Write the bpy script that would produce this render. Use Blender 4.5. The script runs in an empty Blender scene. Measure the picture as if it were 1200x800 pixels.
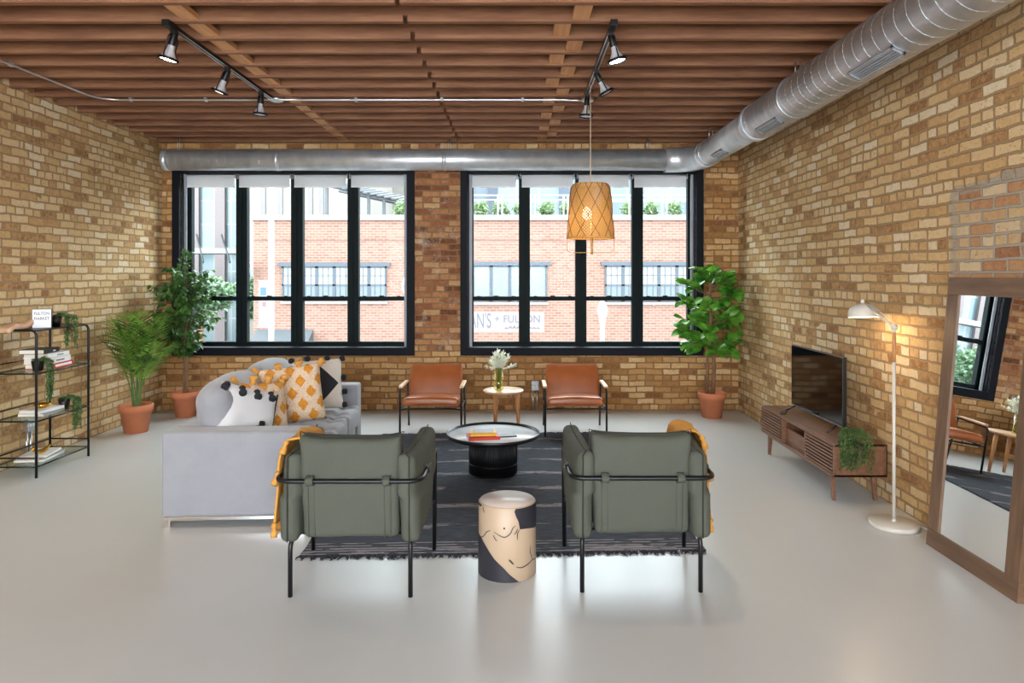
import bpy, bmesh, math, random
from mathutils import Vector, Matrix, Euler, noise
R = math.radians
PI = math.pi
SC = bpy.context.scene
COL = SC.collection

# ------------------------------------------------------------ camera, world, lights, exposure
cam_d = bpy.data.cameras.new('camera')
cam = bpy.data.objects.new('camera', cam_d); COL.objects.link(cam)
cam.location = (0, 0, 1.7); cam.rotation_euler = (R(90), 0, 0)
cam_d.sensor_width = 36; cam_d.lens = 24.0
cam_d.shift_x = -0.005; cam_d.shift_y = -0.065
cam_d.clip_end = 500
SC.camera = cam

SC.view_settings.view_transform = 'Standard'
SC.view_settings.look = 'None'
SC.view_settings.gamma = 1
SC.view_settings.use_curve_mapping = False
SC.view_settings.exposure = 0.0

world = bpy.data.worlds.new('world'); SC.world = world
world.use_nodes = True
bgn = world.node_tree.nodes['Background']
bgn.inputs['Color'].default_value = (0.86, 0.93, 1.0, 1)
bgn.inputs['Strength'].default_value = 13.0

def area(name, loc, rot, sx, sy, power, color, portal=False):
    d = bpy.data.lights.new(name, 'AREA'); d.shape = 'RECTANGLE'; d.size = sx; d.size_y = sy
    d.energy = power; d.color = color
    if portal: d.cycles.is_portal = True
    o = bpy.data.objects.new(name, d); COL.objects.link(o)
    o.location = loc; o.rotation_euler = rot
    return o
# fill light added behind the camera, set in the unseen rear window opening
area('rear_fill', (-0.85, -2.95, 1.95), (R(90), 0, 0), 6.0, 2.2, 330, (0.94, 0.97, 1.0))
# sampling portals in the two front windows
area('portal', (-2.80, 8.86, 1.9), (R(-90), 0, 0), 3.0, 2.3, 1, (1, 1, 1), True)
area('portal', (0.82, 8.86, 1.9), (R(-90), 0, 0), 3.0, 2.3, 1, (1, 1, 1), True)

# ------------------------------------------------------------ helpers
def c(r, g, b):
    f = lambda v: (v/255/12.92) if v/255 <= 0.04045 else ((v/255+0.055)/1.055)**2.4
    return (f(r), f(g), f(b), 1)

class NT:
    def __init__(s, name):
        s.m = bpy.data.materials.new(name); s.m.use_nodes = True
        s.t = s.m.node_tree; s.p = s.t.nodes['Principled BSDF']; s.out = s.t.nodes['Material Output']
    def n(s, typ, **kw):
        nd = s.t.nodes.new(typ)
        for k, v in kw.items():
            if k.startswith('i_'): nd.inputs[int(k[2:])].default_value = v
            else: setattr(nd, k, v)
        return nd
    def l(s, a, b): s.t.links.new(a, b)
    def math(s, op, a, b=None, cc=None, clamp=False):
        nd = s.n('ShaderNodeMath', operation=op); nd.use_clamp = clamp
        for i, v in enumerate((a, b, cc)):
            if v is None: continue
            if isinstance(v, (int, float)): nd.inputs[i].default_value = v
            else: s.l(v, nd.inputs[i])
        return nd.outputs[0]
    def ramp(s, fac, stops, interp='LINEAR'):
        nd = s.n('ShaderNodeValToRGB'); cr = nd.color_ramp; cr.interpolation = interp
        while len(cr.elements) < len(stops): cr.elements.new(0.5)
        for e, (p, col) in zip(cr.elements, stops): e.position = p; e.color = col
        s.l(fac, nd.inputs[0]); return nd.outputs[0]
    def mix(s, fac, a, b, blend='MIX'):
        nd = s.n('ShaderNodeMix', data_type='RGBA', blend_type=blend)
        for i, v in ((0, fac), (6, a), (7, b)):
            if isinstance(v, (int, float, tuple)): nd.inputs[i].default_value = v
            else: s.l(v, nd.inputs[i])
        return nd.outputs[2]
    def bump(s, h, strength=0.3, dist=0.01):
        nd = s.n('ShaderNodeBump'); nd.inputs['Strength'].default_value = strength
        nd.inputs['Distance'].default_value = dist
        s.l(h, nd.inputs['Height']); s.l(nd.outputs[0], s.p.inputs['Normal'])
    def coord(s, scale=(1, 1, 1), rot=(0, 0, 0)):
        tc = s.n('ShaderNodeTexCoord'); mp = s.n('ShaderNodeMapping')
        mp.inputs['Scale'].default_value = scale; mp.inputs['Rotation'].default_value = rot
        s.l(tc.outputs['Object'], mp.inputs[0]); return mp.outputs[0]
    def noise(s, vec, scale, detail=3, rough=0.5):
        nd = s.n('ShaderNodeTexNoise'); nd.inputs['Scale'].default_value = scale
        nd.inputs['Detail'].default_value = detail; nd.inputs['Roughness'].default_value = rough
        s.l(vec, nd.inputs['Vector']); return nd.outputs[0]

def mat(name, col, rough=0.5, metal=0.0, var=0.06, vscale=6, bump=0.0, bscale=60, spec=0.5, stretch=(1, 1, 1), trans=0, coat=0, sheen=0):
    t = NT(name); v = t.coord(stretch)
    n1 = t.noise(v, vscale, 4)
    a = tuple(min(1, x*(1-var)) for x in col[:3])+(1,); b = tuple(min(1, x*(1+var)) for x in col[:3])+(1,)
    t.l(t.ramp(n1, [(0.3, a), (0.7, b)]), t.p.inputs['Base Color'])
    t.p.inputs['Roughness'].default_value = rough; t.p.inputs['Metallic'].default_value = metal
    t.p.inputs['Specular IOR Level'].default_value = spec
    if coat: t.p.inputs['Coat Weight'].default_value = coat
    if sheen: t.p.inputs['Sheen Weight'].default_value = sheen
    if bump: t.bump(t.noise(v, bscale, 4, 0.6), bump, 0.004)
    return t.m

def fabric(name, col, col2, rough=0.9, weave=260, soft=9, bump=0.35, softb=0.5, sheen=0.0):
    t = NT(name); v = t.coord()
    n = t.noise(v, weave, 2); s2 = t.noise(v, soft, 4, 0.55)
    base = t.mix(t.math('MULTIPLY_ADD', n, 0.6, t.math('MULTIPLY_ADD', s2, 0.8, -0.2)), col, col2)
    t.l(base, t.p.inputs['Base Color']); t.p.inputs['Roughness'].default_value = rough
    if sheen: t.p.inputs['Sheen Weight'].default_value = sheen
    h = t.math('ADD', t.math('MULTIPLY', n, 0.15), t.math('MULTIPLY', s2, softb*2))
    t.bump(h, bump, 0.02)
    return t.m

def wood(name, ca, cb, axis='X', rough=0.45, scale=5, cd=None):
    t = NT(name)
    st = {'X': (0.6, 7, 7), 'Y': (7, 0.6, 7), 'Z': (7, 7, 0.6)}[axis]
    v = t.coord(st); n = t.noise(v, scale, 6, 0.65)
    big = t.noise(t.coord((1, 1, 1)), 1.7, 2)
    base = t.ramp(n, [(0.28, cd or ca), (0.45, ca), (0.62, cb)])
    base = t.mix(0.35, base, t.ramp(big, [(0.35, ca), (0.65, cb)]))
    t.l(base, t.p.inputs['Base Color']); t.p.inputs['Roughness'].default_value = rough
    t.bump(n, 0.25, 0.004)
    return t.m

def emis(name, col, strength):
    t = NT(name); t.p.inputs['Base Color'].default_value = col
    t.p.inputs['Emission Color'].default_value = col; t.p.inputs['Emission Strength'].default_value = strength
    return t.m

class MB:
    """collects shapes in a bmesh"""
    def __init__(s): s.b = bmesh.new(); s.mi = 0
    def _m(s, faces):
        for f in faces: f.material_index = s.mi
    def box(s, x0, x1, y0, y1, z0, z1, M=None):
        vs = [s.b.verts.new(Vector(p)) for p in ((x0,y0,z0),(x1,y0,z0),(x1,y1,z0),(x0,y1,z0),(x0,y0,z1),(x1,y0,z1),(x1,y1,z1),(x0,y1,z1))]
        if M:
            for v in vs: v.co = M @ v.co
        fs = [s.b.faces.new([vs[i] for i in q]) for q in ((3,2,1,0),(4,5,6,7),(0,1,5,4),(1,2,6,5),(2,3,7,6),(3,0,4,7))]
        s._m(fs); return s
    def ring(s, p, ax, u, r, n, sy=1.0):
        w = ax.cross(u).normalized()
        return [s.b.verts.new(p + (u*math.cos(2*PI*i/n)*r + w*math.sin(2*PI*i/n)*r*sy)) for i in range(n)]
    def tube(s, pts, r, n=10, cap=True, closed=False, smooth=True, flat=1.0, up=None):
        pts = [Vector(p) for p in pts]; rs = r if isinstance(r, (list, tuple)) else [r]*len(pts)
        N = len(pts); rings = []; u = None
        for i, p in enumerate(pts):
            a = pts[(i+1) % N] if (closed or i < N-1) else pts[i]
            b = pts[i-1] if (closed or i > 0) else pts[i]
            d = (a-b).normalized()
            if up is not None: u = Vector(up)
            if u is None: u = Vector((0, 0, 1)) if abs(d.z) < 0.9 else Vector((1, 0, 0))
            u = (u - d*u.dot(d))
            u = u.normalized() if u.length > 1e-6 else d.orthogonal().normalized()
            rings.append(s.ring(p, d, u, rs[i], n, flat))
        fs = []
        for i in range(N if closed else N-1):
            A = rings[i]; B = rings[(i+1) % N]
            for k in range(n):
                fs.append(s.b.faces.new((A[k], A[(k+1) % n], B[(k+1) % n], B[k])))
        if smooth:
            for f in fs: f.smooth = True
        if cap and not closed:
            fs.append(s.b.faces.new(rings[0][::-1])); fs.append(s.b.faces.new(rings[-1]))
        s._m(fs); return s
    def lathe(s, prof, n=32, cx=0, cy=0, smooth=True, M=None, a0=0, a1=2*PI):
        full = abs(a1-a0-2*PI) < 1e-6; rings = []
        for (r, z) in prof:
            if r < 1e-6:
                v = s.b.verts.new(Vector((cx, cy, z)))
                if M: v.co = M @ v.co
                rings.append([v]); continue
            vs = []
            for i in range(n if full else n+1):
                a = a0+(a1-a0)*i/n
                v = s.b.verts.new(Vector((cx+r*math.cos(a), cy+r*math.sin(a), z)))
                if M: v.co = M @ v.co
                vs.append(v)
            rings.append(vs)
        fs = []
        for A, B in zip(rings, rings[1:]):
            m = n if full else n
            for k in range(m):
                k2 = (k+1) % n if full else k+1
                if len(A) == 1 and len(B) == 1: continue
                if len(A) == 1: q = (A[0], B[k2], B[k])
                elif len(B) == 1: q = (A[k], A[k2], B[0])
                else: q = (A[k], A[k2], B[k2], B[k])
                try: fs.append(s.b.faces.new(q))
                except ValueError: pass
        if smooth:
            for f in fs: f.smooth = True
        s._m(fs); return s
    def rbox(s, cx, cy, cz, hx, hy, hz, r, bulge=(0, 0, 0), n=8, M=None, fn=None, wr=0.0, wsc=6, seed=0):
        """box with round corners, each side swelling by bulge"""
        def ax(h):
            L = [-1, -1+0.15*r/h*2, -1+0.5*r/h*2*0.7, -1+r/h]
            L = [-1, -1+0.3*r/h, -1+0.65*r/h, -1+r/h]
            inner = [(-1+r/h)+(2-2*r/h)*i/n for i in range(1, n)]
            return L+inner+[-v for v in L[::-1]]
        H = (hx, hy, hz); A = [ax(h) for h in H]; cache = {}; fs = []
        def vert(p):
            k = tuple(round(q, 6) for q in p)
            if k in cache: return cache[k]
            q = [p[i]*H[i] for i in range(3)]
            inn = [max(-(H[i]-r), min(H[i]-r, q[i])) for i in range(3)]
            d = Vector([q[i]-inn[i] for i in range(3)])
            pos = Vector(inn)+(d.normalized()*r if d.length > 1e-9 else d)
            u = [pos[i]/H[i] for i in range(3)]
            o = pos.copy()
            for i in range(3):
                j, k2 = (i+1) % 3, (i+2) % 3
                o[i] += bulge[i]*u[i]*max(0, 1-u[j]**2)*max(0, 1-u[k2]**2)
            if fn: o = fn(o, u)
            o += Vector((cx, cy, cz))
            if wr: o += noise.noise_vector(o*wsc+Vector((seed, seed*2.3, 0)))*wr
            if M: o = M @ o
            v = s.b.verts.new(o); cache[k] = v; return v
        for i in range(3):
            j, k = (i+1) % 3, (i+2) % 3
            for sg in (-1, 1):
                for a in range(len(A[j])-1):
                    for b in range(len(A[k])-1):
                        q = []
                        for (x, y) in ((a, b), (a+1, b), (a+1, b+1), (a, b+1)):
                            p = [0, 0, 0]; p[i] = sg; p[j] = A[j][x]; p[k] = A[k][y]; q.append(vert(p))
                        if sg < 0: q = q[::-1]
                        f = s.b.faces.new(q); f.smooth = True; fs.append(f)
        s._m(fs); return s
    def pillow(s, w, h, t, n=18, M=None, pinch=0.05, seed=0, wr=0.008):
        """square scatter cushion in local XZ, thickness along Y"""
        fs = []; G = [[], []]
        for sd in (0, 1):
            for i in range(n+1):
                row = []
                for j in range(n+1):
                    u = -1+2*i/n; v = -1+2*j/n
                    e = (max(0, (1-u**4))*max(0, (1-v**4)))**0.55
                    x = w/2*u*(1-pinch*(1-v*v)); z = h/2*v*(1-pinch*(1-u*u))
                    if sd == 1 and (i in (0, n) or j in (0, n)): row.append(G[0][i][j]); continue
                    p = Vector((x, (1 if sd else -1)*t/2*e, z))
                    p += noise.noise_vector(p*9+Vector((seed*3, seed, 0)))*wr*e
                    if M: p = M @ p
                    row.append(s.b.verts.new(p))
                G[sd].append(row)
        for sd in (0, 1):
            for i in range(n):
                for j in range(n):
                    q = (G[sd][i][j], G[sd][i+1][j], G[sd][i+1][j+1], G[sd][i][j+1])
                    if sd: q = q[::-1]
                    f = s.b.faces.new(q); f.smooth = True; fs.append(f)
        s._m(fs); return s
    def leaf(s, base, d, up, L, W, curl=0.15, shape='oval', fold=0.1, n=4):
        base = Vector(base); d = Vector(d).normalized(); up = Vector(up)
        side = d.cross(up)
        if side.length < 1e-4: side = d.orthogonal()
        side.normalize(); nn = side.cross(d).normalized(); rows = []
        for i in range(n+1):
            t = i/n
            if shape == 'oval': w = math.sin(PI*min(1, t*0.97+0.03))**0.8
            elif shape == 'obov': w = (math.sin(PI*min(1, t**1.5*0.93+0.05)))**0.7
            else: w = math.sin(PI*min(1, t**0.6*0.98+0.02))
            w = max(w, 0.04)*W/2
            cpt = base+d*(L*t)-nn*(curl*L*t*t)
            rows.append((s.b.verts.new(cpt-side*w+nn*fold*w), s.b.verts.new(cpt), s.b.verts.new(cpt+side*w+nn*fold*w)))
        fs = []
        for a, b in zip(rows, rows[1:]):
            fs.append(s.b.faces.new((a[0], a[1], b[1], b[0]))); fs.append(s.b.faces.new((a[1], a[2], b[2], b[1])))
        for f in fs: f.smooth = True
        s._m(fs); return s
    def build(s, name, mats, parent=None, bevel=0, seg=2, subs=0):
        me = bpy.data.meshes.new(name); bmesh.ops.recalc_face_normals(s.b, faces=s.b.faces) if not getattr(s, 'norecalc', False) else None
        s.b.to_mesh(me); s.b.free()
        for m in (mats if isinstance(mats, (list, tuple)) else [mats]): me.materials.append(m)
        o = bpy.data.objects.new(name, me); COL.objects.link(o)
        if parent: o.parent = parent
        if bevel:
            b = o.modifiers.new('b', 'BEVEL'); b.width = bevel; b.segments = seg; b.limit_method = 'ANGLE'; b.angle_limit = R(40)
            b.harden_normals = False
        return o

def empty(name, loc=(0, 0, 0), rz=0):
    o = bpy.data.objects.new(name, None); COL.objects.link(o); o.empty_display_size = 0.1
    o.location = loc; o.rotation_euler = (0, 0, rz); return o
def tag(o, label=None, cat=None, group=None, kind=None):
    if label: o['label'] = label
    if cat: o['category'] = cat
    if group: o['group'] = group
    if kind: o['kind'] = kind
    return o
def thing(name, label, cat, loc=(0, 0, 0), rz=0, group=None):
    return tag(empty(name, loc, rz), label, cat, group)
def struct(o): o['kind'] = 'structure'; return o
def dup(o, loc=None, rz=None, label=None, parent=None):
    q = o.copy(); COL.objects.link(q); q.parent = parent
    if parent is None:
        if loc is not None: q.location = loc
        if rz is not None: q.rotation_euler = (0, 0, rz)
        if label: q['label'] = label
    for ch in list(o.children): dup(ch, parent=q)
    return q
def arc_path(pts, rad=0.05, seg=6):
    """polyline with rounded corners"""
    pts = [Vector(p) for p in pts]; out = [pts[0]]
    for a, b, cc in zip(pts, pts[1:], pts[2:]):
        d1 = (a-b); d2 = (cc-b); r = min(rad, d1.length*0.49, d2.length*0.49)
        p1 = b+d1.normalized()*r; p2 = b+d2.normalized()*r
        for i in range(seg+1):
            t = i/seg; out.append(p1*(1-t)**2+b*2*t*(1-t)+p2*t*t)
    out.append(pts[-1]); return out
def text(name, body, size, material, parent, loc, rot, align='CENTER', ext=0.0006, sx=1.0):
    cu = bpy.data.curves.new(name, 'FONT'); cu.body = body; cu.size = size; cu.extrude = ext
    cu.align_x = align; cu.align_y = 'CENTER'; cu.materials.append(material)
    tmp = bpy.data.objects.new(name, cu); COL.objects.link(tmp); bpy.context.view_layer.update()
    me = bpy.data.meshes.new_from_object(tmp.evaluated_get(bpy.context.evaluated_depsgraph_get())); bpy.data.objects.remove(tmp); me.name = name
    o = bpy.data.objects.new(name, me); COL.objects.link(o); o.parent = parent
    o.location = loc; o.rotation_euler = rot; o.scale = (sx, 1, 1); return o

# ------------------------------------------------------------ materials
def brick_mat(name, plane, stops, mortar, patch=None, bw=0.215, rh=0.0745, ms=0.0100, warp=0.015, bstr=0.8, stain=None, headers=True):
    t = NT(name)
    tc = t.n('ShaderNodeTexCoord'); sx = t.n('ShaderNodeSeparateXYZ'); t.l(tc.outputs['Object'], sx.inputs[0])
    u = sx.outputs[0] if plane == 'X' else sx.outputs[1]; vz = sx.outputs[2]
    wn = t.n('ShaderNodeTexNoise'); wn.inputs['Scale'].default_value = 5.0; wn.inputs['Detail'].default_value = 4
    t.l(tc.outputs['Object'], wn.inputs['Vector'])
    ws = t.n('ShaderNodeSeparateColor'); t.l(wn.outputs['Color'], ws.inputs[0])
    u2 = t.math('ADD', u, t.math('MULTIPLY', t.math('SUBTRACT', ws.outputs[0], 0.5), warp*3))
    v2 = t.math('ADD', vz, t.math('MULTIPLY', t.math('SUBTRACT', ws.outputs[1], 0.5), warp*2))
    fine = t.noise(tc.outputs['Object'], 38, 3, 0.6)
    u3 = t.math('ADD', u2, t.math('MULTIPLY', t.math('SUBTRACT', fine, 0.5), warp*0.9))
    v3 = t.math('ADD', v2, t.math('MULTIPLY', t.math('SUBTRACT', fine, 0.5), warp*0.8))
    cb = t.n('ShaderNodeCombineXYZ'); t.l(u3, cb.inputs[0]); t.l(v3, cb.inputs[1])
    def bt(w, msz):
        b = t.n('ShaderNodeTexBrick'); b.offset = 0.5; b.squash = 1.0
        b.inputs['Color1'].default_value = (0, 0, 0, 1); b.inputs['Color2'].default_value = (1, 1, 1, 1)
        b.inputs['Mortar'].default_value = (0.5, 0.5, 0.5, 1); b.inputs['Scale'].default_value = 1
        b.inputs['Mortar Size'].default_value = msz; b.inputs['Mortar Smooth'].default_value = 0.35
        b.inputs['Brick Width'].default_value = w; b.inputs['Row Height'].default_value = rh
        t.l(cb.outputs[0], b.inputs['Vector']); return b
    A = bt(bw, ms)
    col = A.outputs['Color']; fac = A.outputs['Fac']
    if headers:
        B = bt(bw/2, ms)
        row = t.math('FLOOR', t.math('DIVIDE', v3, rh)); md = t.math('MODULO', t.math('ADD', row, 600), 5)
        hm = t.math('LESS_THAN', md, 0.5)
        # random patches of headers elsewhere as well
        nz = t.noise(tc.outputs['Object'], 0.9, 1); hm = t.math('MAXIMUM', hm, t.math('MULTIPLY', t.math('GREATER_THAN', nz, 0.60), t.math('LESS_THAN', t.math('MODULO', t.math('ADD', row, 602), 2), 0.5)))
        col = t.mix(hm, col, B.outputs['Color'])
        mf = t.n('ShaderNodeMix', data_type='FLOAT'); t.l(hm, mf.inputs[0]); t.l(fac, mf.inputs[2]); t.l(B.outputs['Fac'], mf.inputs[3]); fac = mf.outputs[0]
    # per brick colour + mottling
    mott = t.noise(tc.outputs['Object'], 22, 5, 0.7)
    val = t.math('ADD', col, t.math('MULTIPLY', t.math('SUBTRACT', mott, 0.5), 0.75), clamp=True)
    bc = t.ramp(val, stops)
    big = t.noise(tc.outputs['Object'], 0.7, 3)
    bc = t.mix(t.math('MULTIPLY', t.math('SUBTRACT', big, 0.35, clamp=True), 1.2), bc, t.mix(1.0, bc, (0.88, 0.80, 0.70, 1), 'MULTIPLY'))
    mc = mortar
    if patch:
        (ymax, zmax, pstops, pm) = patch
        wob = t.math('MULTIPLY', t.math('SUBTRACT', t.noise(tc.outputs['Object'], 2.5, 4), 0.5), 0.25)
        m1 = t.math('LESS_THAN', t.math('ADD', u, wob), ymax); m2 = t.math('LESS_THAN', t.math('ADD', vz, wob), zmax)
        pmk = t.math('MULTIPLY', m1, m2)
        bc = t.mix(pmk, bc, t.ramp(val, pstops)); mc = t.mix(pmk, mortar, pm)
        # rough cement smear along the border of the infill
        d1 = t.math('ABSOLUTE', t.math('SUBTRACT', t.math('ADD', vz, wob), zmax)); d2 = t.math('ABSOLUTE', t.math('SUBTRACT', t.math('ADD', u, wob), ymax))
        e1 = t.math('MULTIPLY', t.math('LESS_THAN', d1, 0.035), t.math('LESS_THAN', u, ymax))
        e2 = t.math('MULTIPLY', t.math('LESS_THAN', d2, 0.03), t.math('LESS_THAN', vz, zmax))
        sm = t.math('MULTIPLY', t.math('MAXIMUM', e1, e2), 0.8)
        bc = t.mix(sm, bc, pm)
    spots = t.math('GREATER_THAN', t.noise(tc.outputs['Object'], 75, 2, 0.6), 0.67)
    bc = t.mix(t.math('MULTIPLY', spots, 0.65), bc, c(92, 66, 40))
    fin = t.mix(fac, bc, mc)
    if stain:
        (x0, x1, z0, z1) = stain
        gx = t.math('MULTIPLY', t.math('GREATER_THAN', u, x0), t.math('LESS_THAN', u, x1))
        gz = t.math('GREATER_THAN', t.math('ADD', vz, t.math('MULTIPLY', mott, 0.3)), z0)
        g = t.math('MULTIPLY', gx, gz)
        red = t.mix(fac, t.ramp(val, [(0.0, c(96, 58, 36)), (0.35, c(146, 88, 58)), (0.65, c(176, 122, 80)), (1.0, c(196, 158, 112))]), c(140, 112, 88))
        fin = t.mix(t.math('MULTIPLY', g, 0.85), fin, red)
        ef = t.noise(tc.outputs['Object'], 4.5, 6, 0.75)
        fin = t.mix(t.math('MULTIPLY', t.math('MULTIPLY', t.math('SUBTRACT', ef, 0.55, clamp=True), 4.0, clamp=True), t.math('MAXIMUM', t.math('MULTIPLY', g, 0.8), 0.15)), fin, c(205, 195, 182))
    t.l(fin, t.p.inputs['Base Color']); t.p.inputs['Roughness'].default_value = 0.88
    t.p.inputs['Specular IOR Level'].default_value = 0.25
    h = t.math('SUBTRACT', t.math('MULTIPLY', mott, 0.35), t.math('MULTIPLY', fac, 1.0))
    h = t.math('ADD', h, t.math('MULTIPLY', col, 0.25))
    h = t.math('SUBTRACT', h, t.math('MULTIPLY', spots, 0.3))
    t.bump(h, bstr, 0.012)
    return t.m

side_stops = [(0.0, c(150, 110, 72)), (0.15, c(188, 148, 100)), (0.38, c(206, 170, 120)), (0.6, c(214, 182, 134)), (0.85, c(222, 196, 154)), (1.0, c(224, 208, 178))]
back_stops = [(0.0, c(132, 88, 52)), (0.2, c(160, 114, 68)), (0.45, c(184, 138, 86)), (0.75, c(200, 158, 106)), (1.0, c(216, 184, 140))]
red_stops = [(0.0, c(150, 104, 74)), (0.2, c(180, 132, 94)), (0.45, c(188, 150, 108)), (0.75, c(200, 170, 128)), (1.0, c(208, 186, 150))]
M_side = brick_mat('yellow_brick', 'Y', side_stops, c(164, 134, 98))
M_right = brick_mat('yellow_brick_patched', 'Y', side_stops, c(164, 134, 98), patch=(4.35, 2.24, red_stops, c(166, 156, 140)))
M_back = brick_mat('tan_brick', 'X', back_stops, c(142, 110, 74), stain=(-1.32, -0.68, 0.9, 9))
M_facade = brick_mat('pale_red_brick', 'X', [(0, c(98, 70, 61)), (0.5, c(104, 77, 67)), (1, c(109, 84, 74))], c(120, 101, 93), bw=0.26, rh=0.10, ms=0.012, warp=0.0, bstr=0.1, headers=False)

t = NT('polished_concrete'); v = t.coord()
n1 = t.noise(v, 0.9, 2, 0.5); n2 = t.noise(v, 5, 2, 0.5)
t.l(t.ramp(t.math('MULTIPLY_ADD', n2, 0.3, t.math('MULTIPLY', n1, 0.7)), [(0.0, c(193, 194, 193)), (1.0, c(204, 205, 203))]), t.p.inputs['Base Color'])
t.p.inputs['Roughness'].default_value = 0.3
t.p.inputs['Specular IOR Level'].default_value = 0.5
M_floor = t.m

M_joist = wood('joist_wood', c(116, 75, 50), c(142, 98, 67), 'X', 0.75, 4, c(94, 58, 38))
M_deck = wood('ceiling_deck', c(82, 54, 38), c(100, 68, 48), 'X', 0.8, 4)
M_block = wood('blocking_wood', c(184, 130, 84), c(208, 156, 108), 'Y', 0.7, 5)
M_black = mat('black_metal', c(15, 15, 17), 0.4, 0.3, 0.05)
M_blackrod = mat('black_powder_coat', c(17, 18, 21), 0.38, 0.2)
M_casing = mat('blue_black_paint', c(17, 20, 28), 0.6, 0, 0.1, 3, spec=0.15)
M_sash = mat('dark_green_black_aluminium', c(13, 25, 27), 0.6, 0, spec=0.15)
M_jamb = mat('grey_jamb', c(150, 154, 160), 0.45)
M_white = mat('white_paint', c(232, 232, 230), 0.5)
M_cream = mat('cream_enamel', c(206, 200, 190), 0.35)
M_chrome = mat('chrome', c(225, 226, 228), 0.12, 1.0)
M_conduit = mat('galvanised_conduit', c(205, 206, 208), 0.3, 0.9)
t = NT('window_glass')
t.t.nodes.remove(t.p); tr = t.n('ShaderNodeBsdfTransparent'); gl = t.n('ShaderNodeBsdfGlossy'); gl.inputs['Roughness'].default_value = 0.02
tr.inputs[0].default_value = (0.95, 0.98, 0.97, 1)
mx = t.n('ShaderNodeMixShader'); mx.inputs[0].default_value = 0.001
t.l(tr.outputs[0], mx.inputs[1]); t.l(gl.outputs[0], mx.inputs[2]); t.l(mx.outputs[0], t.out.inputs[0])
M_glass = t.m
def tinted(name, col, ior=1.35):
    t = NT(name); t.t.nodes.remove(t.p); tr = t.n('ShaderNodeBsdfTransparent'); gl = t.n('ShaderNodeBsdfGlossy'); gl.inputs['Roughness'].default_value = 0.03
    tr.inputs[0].default_value = col
    lw = t.n('ShaderNodeLayerWeight'); mx = t.n('ShaderNodeMixShader')
    t.l(t.math('MULTIPLY_ADD', t.math('POWER', lw.outputs['Facing'], 3.0), 0.35, 0.04), mx.inputs[0]); t.l(tr.outputs[0], mx.inputs[1]); t.l(gl.outputs[0], mx.inputs[2]); t.l(mx.outputs[0], t.out.inputs[0]); return t.m
M_vase = tinted('yellow_glass', (0.96, 0.95, 0.76, 1), 1.5)
M_shelfglass = tinted('shelf_glass', (0.86, 0.93, 0.90, 1), 1.45)
def cloth(name, col, translucency=0.4):
    t = NT(name); t.t.nodes.remove(t.p); d = t.n('ShaderNodeBsdfDiffuse'); d.inputs[0].default_value = col
    tl = t.n('ShaderNodeBsdfTranslucent'); tl.inputs[0].default_value = col; mx = t.n('ShaderNodeMixShader'); mx.inputs[0].default_value = translucency
    t.l(d.outputs[0], mx.inputs[1]); t.l(tl.outputs[0], mx.inputs[2]); t.l(mx.outputs[0], t.out.inputs[0]); return t.m
M_blind = cloth('blind_cloth', c(222, 224, 226), 0.35)
M_terracotta = mat('terracotta', c(198, 120, 82), 0.75, 0, 0.08, 8, 0.1)
M_soil = mat('soil', c(58, 44, 34), 0.95, 0, 0.3, 40, 0.5, 80)
M_sofa = fabric('light_grey_velvet', c(138, 140, 146), c(156, 157, 163), 0.85, 300, 7, 0.3, 0.5, 0.3)
M_green = fabric('sage_grey_canvas', c(70, 73, 64), c(84, 87, 76), 0.85, 420, 5, 0.35, 0.6)
M_greenpipe = mat('dark_piping', c(38, 42, 36), 0.8)
M_leather = mat('tan_leather', c(166, 94, 50), 0.32, 0, 0.12, 6, 0.12, 120)
M_armwood = wood('pale_arm_wood', c(212, 170, 124), c(228, 192, 150), 'Y', 0.4)
M_oak = wood('oak_leg', c(176, 120, 72), c(200, 146, 94), 'Z', 0.45)
M_oaktop = wood('pale_oak_top', c(206, 164, 124), c(222, 184, 146), 'X', 0.3)
M_walnut = wood('walnut', c(104, 70, 50), c(132, 92, 66), 'Y', 0.42, 5, c(78, 50, 36))
M_walnutdk = wood('walnut_inside', c(70, 44, 34), c(88, 56, 42), 'Y', 0.6)
M_mframe = wood('mirror_frame_wood', c(100, 74, 54), c(126, 96, 72), 'Y', 0.5, 3, c(74, 52, 38))
M_mframev = wood('mirror_stile_wood', c(100, 74, 54), c(126, 96, 72), 'Z', 0.5, 3, c(74, 52, 38))
t = NT('mirror_silver'); t.p.inputs['Base Color'].default_value = (0.93, 0.95, 0.95, 1); t.p.inputs['Metallic'].default_value = 1; t.p.inputs['Roughness'].default_value = 0.005
M_mirror = t.m
M_screen = mat('tv_screen', c(8, 8, 10), 0.06, 0, 0.0, 1, spec=0.6)
M_blackpl = mat('black_plastic', c(22, 22, 24), 0.35)
M_tabletop = mat('coffee_table_top', c(240, 243, 246), 0.24, 0, 0.03, 2)
M_bulb = emis('lit_bulb', (1.0, 0.86, 0.66, 1), 60)
M_bulb2 = emis('dim_bulb', (1.0, 0.88, 0.72, 1), 4)
M_bulbcone = mat('bulb_reflector', c(196, 196, 200), 0.35, 0.2)
M_gold = mat('gold', c(214, 164, 70), 0.25, 0.9)
M_paper = mat('page_edges', c(226, 220, 208), 0.8)
M_red = mat('red_cover', c(206, 58, 38), 0.5)
M_yellowc = mat('yellow_cover', c(232, 180, 60), 0.5)
M_bookgrey = mat('grey_cover', c(158, 156, 156), 0.5)
M_bookblack = mat('black_cover', c(28, 26, 28), 0.4)
M_bookwhite = mat('white_cover', c(234, 234, 232), 0.45)
M_ink = mat('black_ink', c(34, 34, 38), 0.6)
M_mustard = fabric('mustard_knit', c(196, 136, 54), c(212, 156, 76), 0.95, 120, 14, 0.6, 0.6)
M_rattanstrip = mat('bamboo_strip', c(208, 158, 84), 0.6, 0, 0.15, 20)

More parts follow.
